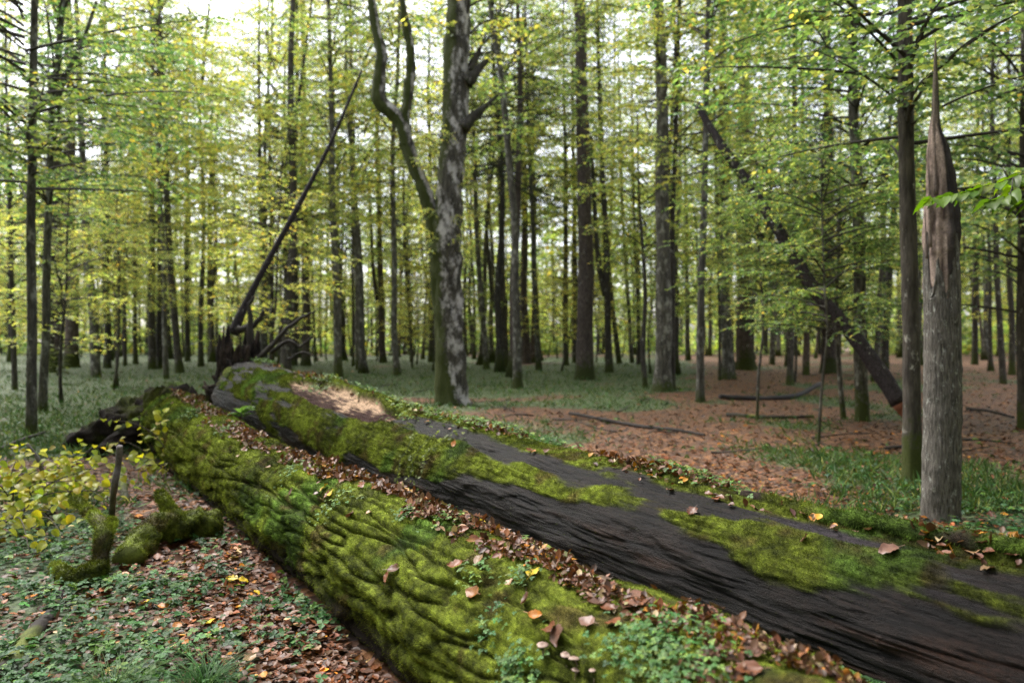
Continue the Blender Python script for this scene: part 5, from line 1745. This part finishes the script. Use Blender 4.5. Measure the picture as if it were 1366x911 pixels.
def broad_leaf(name, wide, mat, seed):
    rng = np.random.RandomState(seed)
    n, m = 7, 5
    t = np.linspace(0, 1, n)
    wv = wide * np.sin(np.pi * t ** 0.75) ** 0.75
    c = np.linspace(-1, 1, m)
    X = np.repeat(t[:, None], m, 1)
    Y = wv[:, None] * c[None, :]
    Z = 0.35 * np.abs(Y) - 0.22 * X ** 2 + 0.012 * rng.normal(size=(n, m))
    V = np.stack([X, Y, Z], -1).reshape(-1, 3)
    i = np.arange(n - 1)[:, None] * m
    j = np.arange(m - 1)[None, :]
    Q = np.stack([i + j, i + m + j, i + m + j + 1, i + j + 1], -1).reshape(-1, 4)
    return make_mesh(name, V, None, Q, None, None, [mat])


def yellow_shrub():
    rng = np.random.RandomState(17)
    shapes = [broad_leaf("shrub_leaf", 0.42, M_BRANCHLEAF, k) for k in range(3)]

    def shrub(label, stems, per, size, spread):
        base = np.array(stems[0][0])
        e = put("yellow_shrub", None, loc=base, label=label, cat="shrub")
        for pts in stems:
            path = spline(np.array(pts), 24)
            V, T, Q = tube(path - base, np.linspace(0.008, 0.0025, 24), 6, True)
            put("twig", make_mesh("twig", V, T, Q, np.array([0.05, 0.04, 0.03]) * np.ones((len(V), 3)), np.full(len(V), 0.8), [M_TWIG]), e)
            for k in range(per):
                f = 0.2 + 0.8 * (k + rng.uniform(0, 1)) / per
                i = min(int(f * 23), 22)
                p = path[i] + rng.normal(size=3) * spread
                t = unit(path[i + 1] - path[i])
                side = np.cross([0, 0, 1.0], t) * (1 if k % 2 else -1)
                d = t * 0.5 + side * rng.uniform(0.5, 1) + np.array([0, 0, -0.35]) + rng.normal(size=3) * 0.25
                nn = np.array([0.0, -0.45, 1.0]) + rng.normal(size=3) * 0.35
                c = palette(rng, 1, [(0.42, 0.43, 0.03), (0.34, 0.38, 0.04), (0.20, 0.28, 0.03), (0.5, 0.38, 0.05), (0.45, 0.45, 0.14)], [4, 4, 2.6, 0.8, 1.6], 0.15)[0]
                leafy_part(e, p, d, nn, size * rng.uniform(0.7, 1.25), c, shapes[rng.randint(3)], base)

    g = lambda px, py, up=0.0: on_ground(px, py) + np.array([0, 0, up])
    b = g(30, 705)
    st = []
    for k, (x1, y1, x2, y2, Y2) in enumerate(((60, 660, 190, 655, 6.1), (60, 650, 150, 615, 6.4), (40, 650, 110, 640, 5.9), (20, 650, 60, 620, 5.8), (10, 660, -10, 640, 5.6), (50, 680, 120, 690, 5.3), (25, 690, 40, 735, 5.0), (60, 690, 85, 715, 5.2), (10, 680, -10, 700, 5.2), (40, 660, 90, 612, 6.5), (15, 640, 25, 605, 6.3))):
        b2 = b + np.array([rng.normal() * 0.12, rng.normal() * 0.12, -0.02])
        st.append([b2, ray(x1, y1, (b[1] + Y2) / 2), ray(x2, y2, Y2)])
    shrub("low spreading shrub with bright yellow leaves beside the forked mossy branch", st, 26, 0.068, 0.09)
    b = g(95, 640)
    st = [[b, ray(x1, y1, 6.6), ray(x2, y2, Y2)] for x1, y1, x2, y2, Y2 in ((110, 625, 200, 640, 6.4), (100, 620, 175, 612, 6.8), (90, 620, 130, 608, 6.9), (80, 625, 40, 615, 6.7), (70, 630, 10, 635, 6.4), (100, 640, 140, 665, 6.0), (80, 640, 60, 660, 6.0), (90, 630, 90, 640, 6.2), (60, 640, 0, 655, 6.1))]
    shrub("yellow-leaved bush spread behind the upright grey stick", st, 30, 0.07, 0.09)
    b = g(225, 640)
    b[1] += 0.2
    st = [[b, ray(215, 590, 8.2), ray(180, 565, 8.2), ray(130, 560, 8.2)], [b, ray(218, 580, 8.2), ray(212, 548, 8.2)], [b, ray(205, 610, 8.1), ray(170, 590, 8.1), ray(140, 592, 8.0)], [b, ray(210, 620, 8.0), ray(190, 625, 7.9)]]
    shrub("airy yellow-leaved sprig hanging in front of the root flare", st, 13, 0.085, 0.03)


yellow_shrub()


def overhanging_sprig():
    """a sapling beside the frame whose lowest branch reaches in"""
    rng = np.random.RandomState(4)
    Y = 4.4
    b = ray(1470, 700, Y + 0.3)
    b[2] = gz(b[0], b[1]) - 0.05
    e = put("beech_sapling", None, loc=b, label="branch of broad glossy green leaves reaching across the snag", cat="sapling")
    path = spline([b, b + np.array([0.05, 0, 1.2]), b + np.array([-0.05, 0, 2.4]), b + np.array([0.1, 0.1, 4.2])], 20)
    V, T, Q, mo = trunk_arrays(path - b, np.linspace(0.035, 0.012, 20), 10, 2, 0.05, 0.5, 0.3, 0.1)
    put("trunk", make_mesh("beech_stem", V, T, Q, np.ones((len(V), 3)), mo, [M_DARK]), e)
    shapes = [broad_leaf("beech_leaf", 0.36, M_BRANCHLEAF, 20 + k) for k in range(3)]
    tw = spline([b + np.array([0, 0, 1.95]), ray(1400, 240, Y + 0.1), ray(1330, 245, Y), ray(1285, 258, Y - 0.05), ray(1232, 268, Y - 0.1)], 30)
    tws = [tw, spline([tw[12], ray(1345, 262, Y - 0.2), ray(1318, 268, Y - 0.25)], 12), spline([tw[8], ray(1385, 235, Y + 0.3), ray(1340, 238, Y + 0.35)], 12), spline([tw[6], ray(1400, 262, Y - 0.2), ray(1362, 270, Y - 0.25)], 12)]
    for q, t_ in enumerate(tws):
        V, T, Q = tube(t_ - b, np.linspace(0.006 if q == 0 else 0.003, 0.0015, len(t_)), 6)
        put("twig", make_mesh("beech_twig", V, T, Q, np.array([0.03, 0.026, 0.02]) * np.ones((len(V), 3)), np.full(len(V), 0.8), [M_TWIG]), e)
        nl = 22 if q == 0 else 9
        for k in range(nl):
            f = 0.25 + 0.75 * (k + 0.5) / nl
            i = min(int(f * (len(t_) - 1)), len(t_) - 2)
            t = unit(t_[i + 1] - t_[i])
            side = np.cross([0, 0, 1.0], t) * (1 if k % 2 else -1)
            d = t * 0.7 + side * rng.uniform(0.5, 0.9) + np.array([0, 0, -0.35]) + rng.normal(size=3) * 0.12
            nn = np.array([0, 0.45, 1.0]) + rng.normal(size=3) * 0.3
            leafy_part(e, t_[i], d, nn, 0.12 * rng.uniform(0.75, 1.2), palette(rng, 1, [(0.085, 0.17, 0.006), (0.12, 0.21, 0.008), (0.06, 0.13, 0.01)], [2, 2, 1], 0.1)[0], shapes[rng.randint(3)], b)


overhanging_sprig()


def small_plants():
    rng = np.random.RandomState(41)
    shapes = [broad_leaf("herb_leaf", 0.3, M_BRANCHLEAF, 40 + k) for k in range(2)]

    def plant(name, b, n, size, col, label, h=0.1, arch=0.6):
        e = put(name, None, loc=b, label=label, cat="plant")
        for k in range(n):
            az = k * 2.4 + rng.normal() * 0.3
            o = np.array([math.cos(az), math.sin(az), 0])
            p = b + np.array([0, 0, h * (0.3 + 0.7 * k / n)]) + o * size * 0.15
            leafy_part(e, p, o + np.array([0, 0, arch * rng.uniform(0.2, 1)]), np.array([0, 0, 1.0]) + o * -0.3, size * rng.uniform(0.7, 1.2), np.array(col) * math.exp(rng.normal() * 0.2), shapes[k % 2], b)
        V, T, Q = tube(np.array([[0, 0, -0.02], [0, 0, h * 0.5], [0.004, 0, h]]), np.array([0.003, 0.0025, 0.002]), 6)
        put("stem", make_mesh("herb_stem", V, T, Q, np.array([0.05, 0.09, 0.03]) * np.ones((len(V), 3)), np.full(len(V), 0.8), [M_TWIG]), e)

    s, th, p = pick_log(690, 735, logA, 20, 120, -0.5, 8)
    plant("small_fern", p, 10, 0.075, (0.13, 0.24, 0.06), "pale green little fern by the wedged branch", 0.06)
    plant("seedling", on_ground(795, 772), 5, 0.05, (0.12, 0.26, 0.03), "lone bright seedling in the litter between the logs", 0.08)
    s, th, p = pick_log(322, 560, logA, 20, 120, 4, 11)
    plant("small_fern", p, 12, 0.16, (0.07, 0.14, 0.04), "dark green drooping fern between the logs' far ends", 0.12, 0.9)
    plant("seedling", on_ground(292, 775), 12, 0.055, (0.08, 0.15, 0.085), "bluish leafy seedling on the litter by the short mossy branch", 0.13)
    plant("seedling", on_ground(232, 815), 8, 0.045, (0.09, 0.16, 0.05), "bright herb sprouting in the middle of the leaf litter", 0.07)
    plant("leafy_bush", on_ground(75, 512), 26, 0.45, (0.10, 0.13, 0.05), "rounded green bush at the clearing's edge", 1.3, 0.2)
    # trailing creeper on the flank of the dark log
    for px, lab in ((565, "pale trailing creeper hanging below the moss fringe"), (590, "second creeper strand, hanging from the splintered wood edge"), (612, "longest creeper strand by the red splintered wood")):
        s, th, p0 = pick_log(px, 580, logB, 80, 230, 2, 10)
        ths = np.linspace(th, th + 1.15, 16)
        P, N = logB(np.full(16, s) + 0.02 * np.sin(np.arange(16)), ths)[:2]
        P = P + N * 0.03
        e = put("creeper", None, loc=P[0], label=lab, cat="creeper")
        V, T, Q = tube(P - P[0], 0.002, 5)
        put("stem", make_mesh("creeper_stem", V, T, Q, np.array([0.06, 0.08, 0.03]) * np.ones((len(V), 3)), np.full(len(V), 0.8), [M_TWIG]), e)
        for k in range(1, 16):
            for q in range(2):
                leafy_part(e, P[k] + rng.normal(size=3) * 0.015, rng.normal(size=3), N[k] + rng.normal(size=3) * 0.4, 0.035 * rng.uniform(0.7, 1.2), (0.17, 0.22, 0.08), shapes[q], P[0])


small_plants()
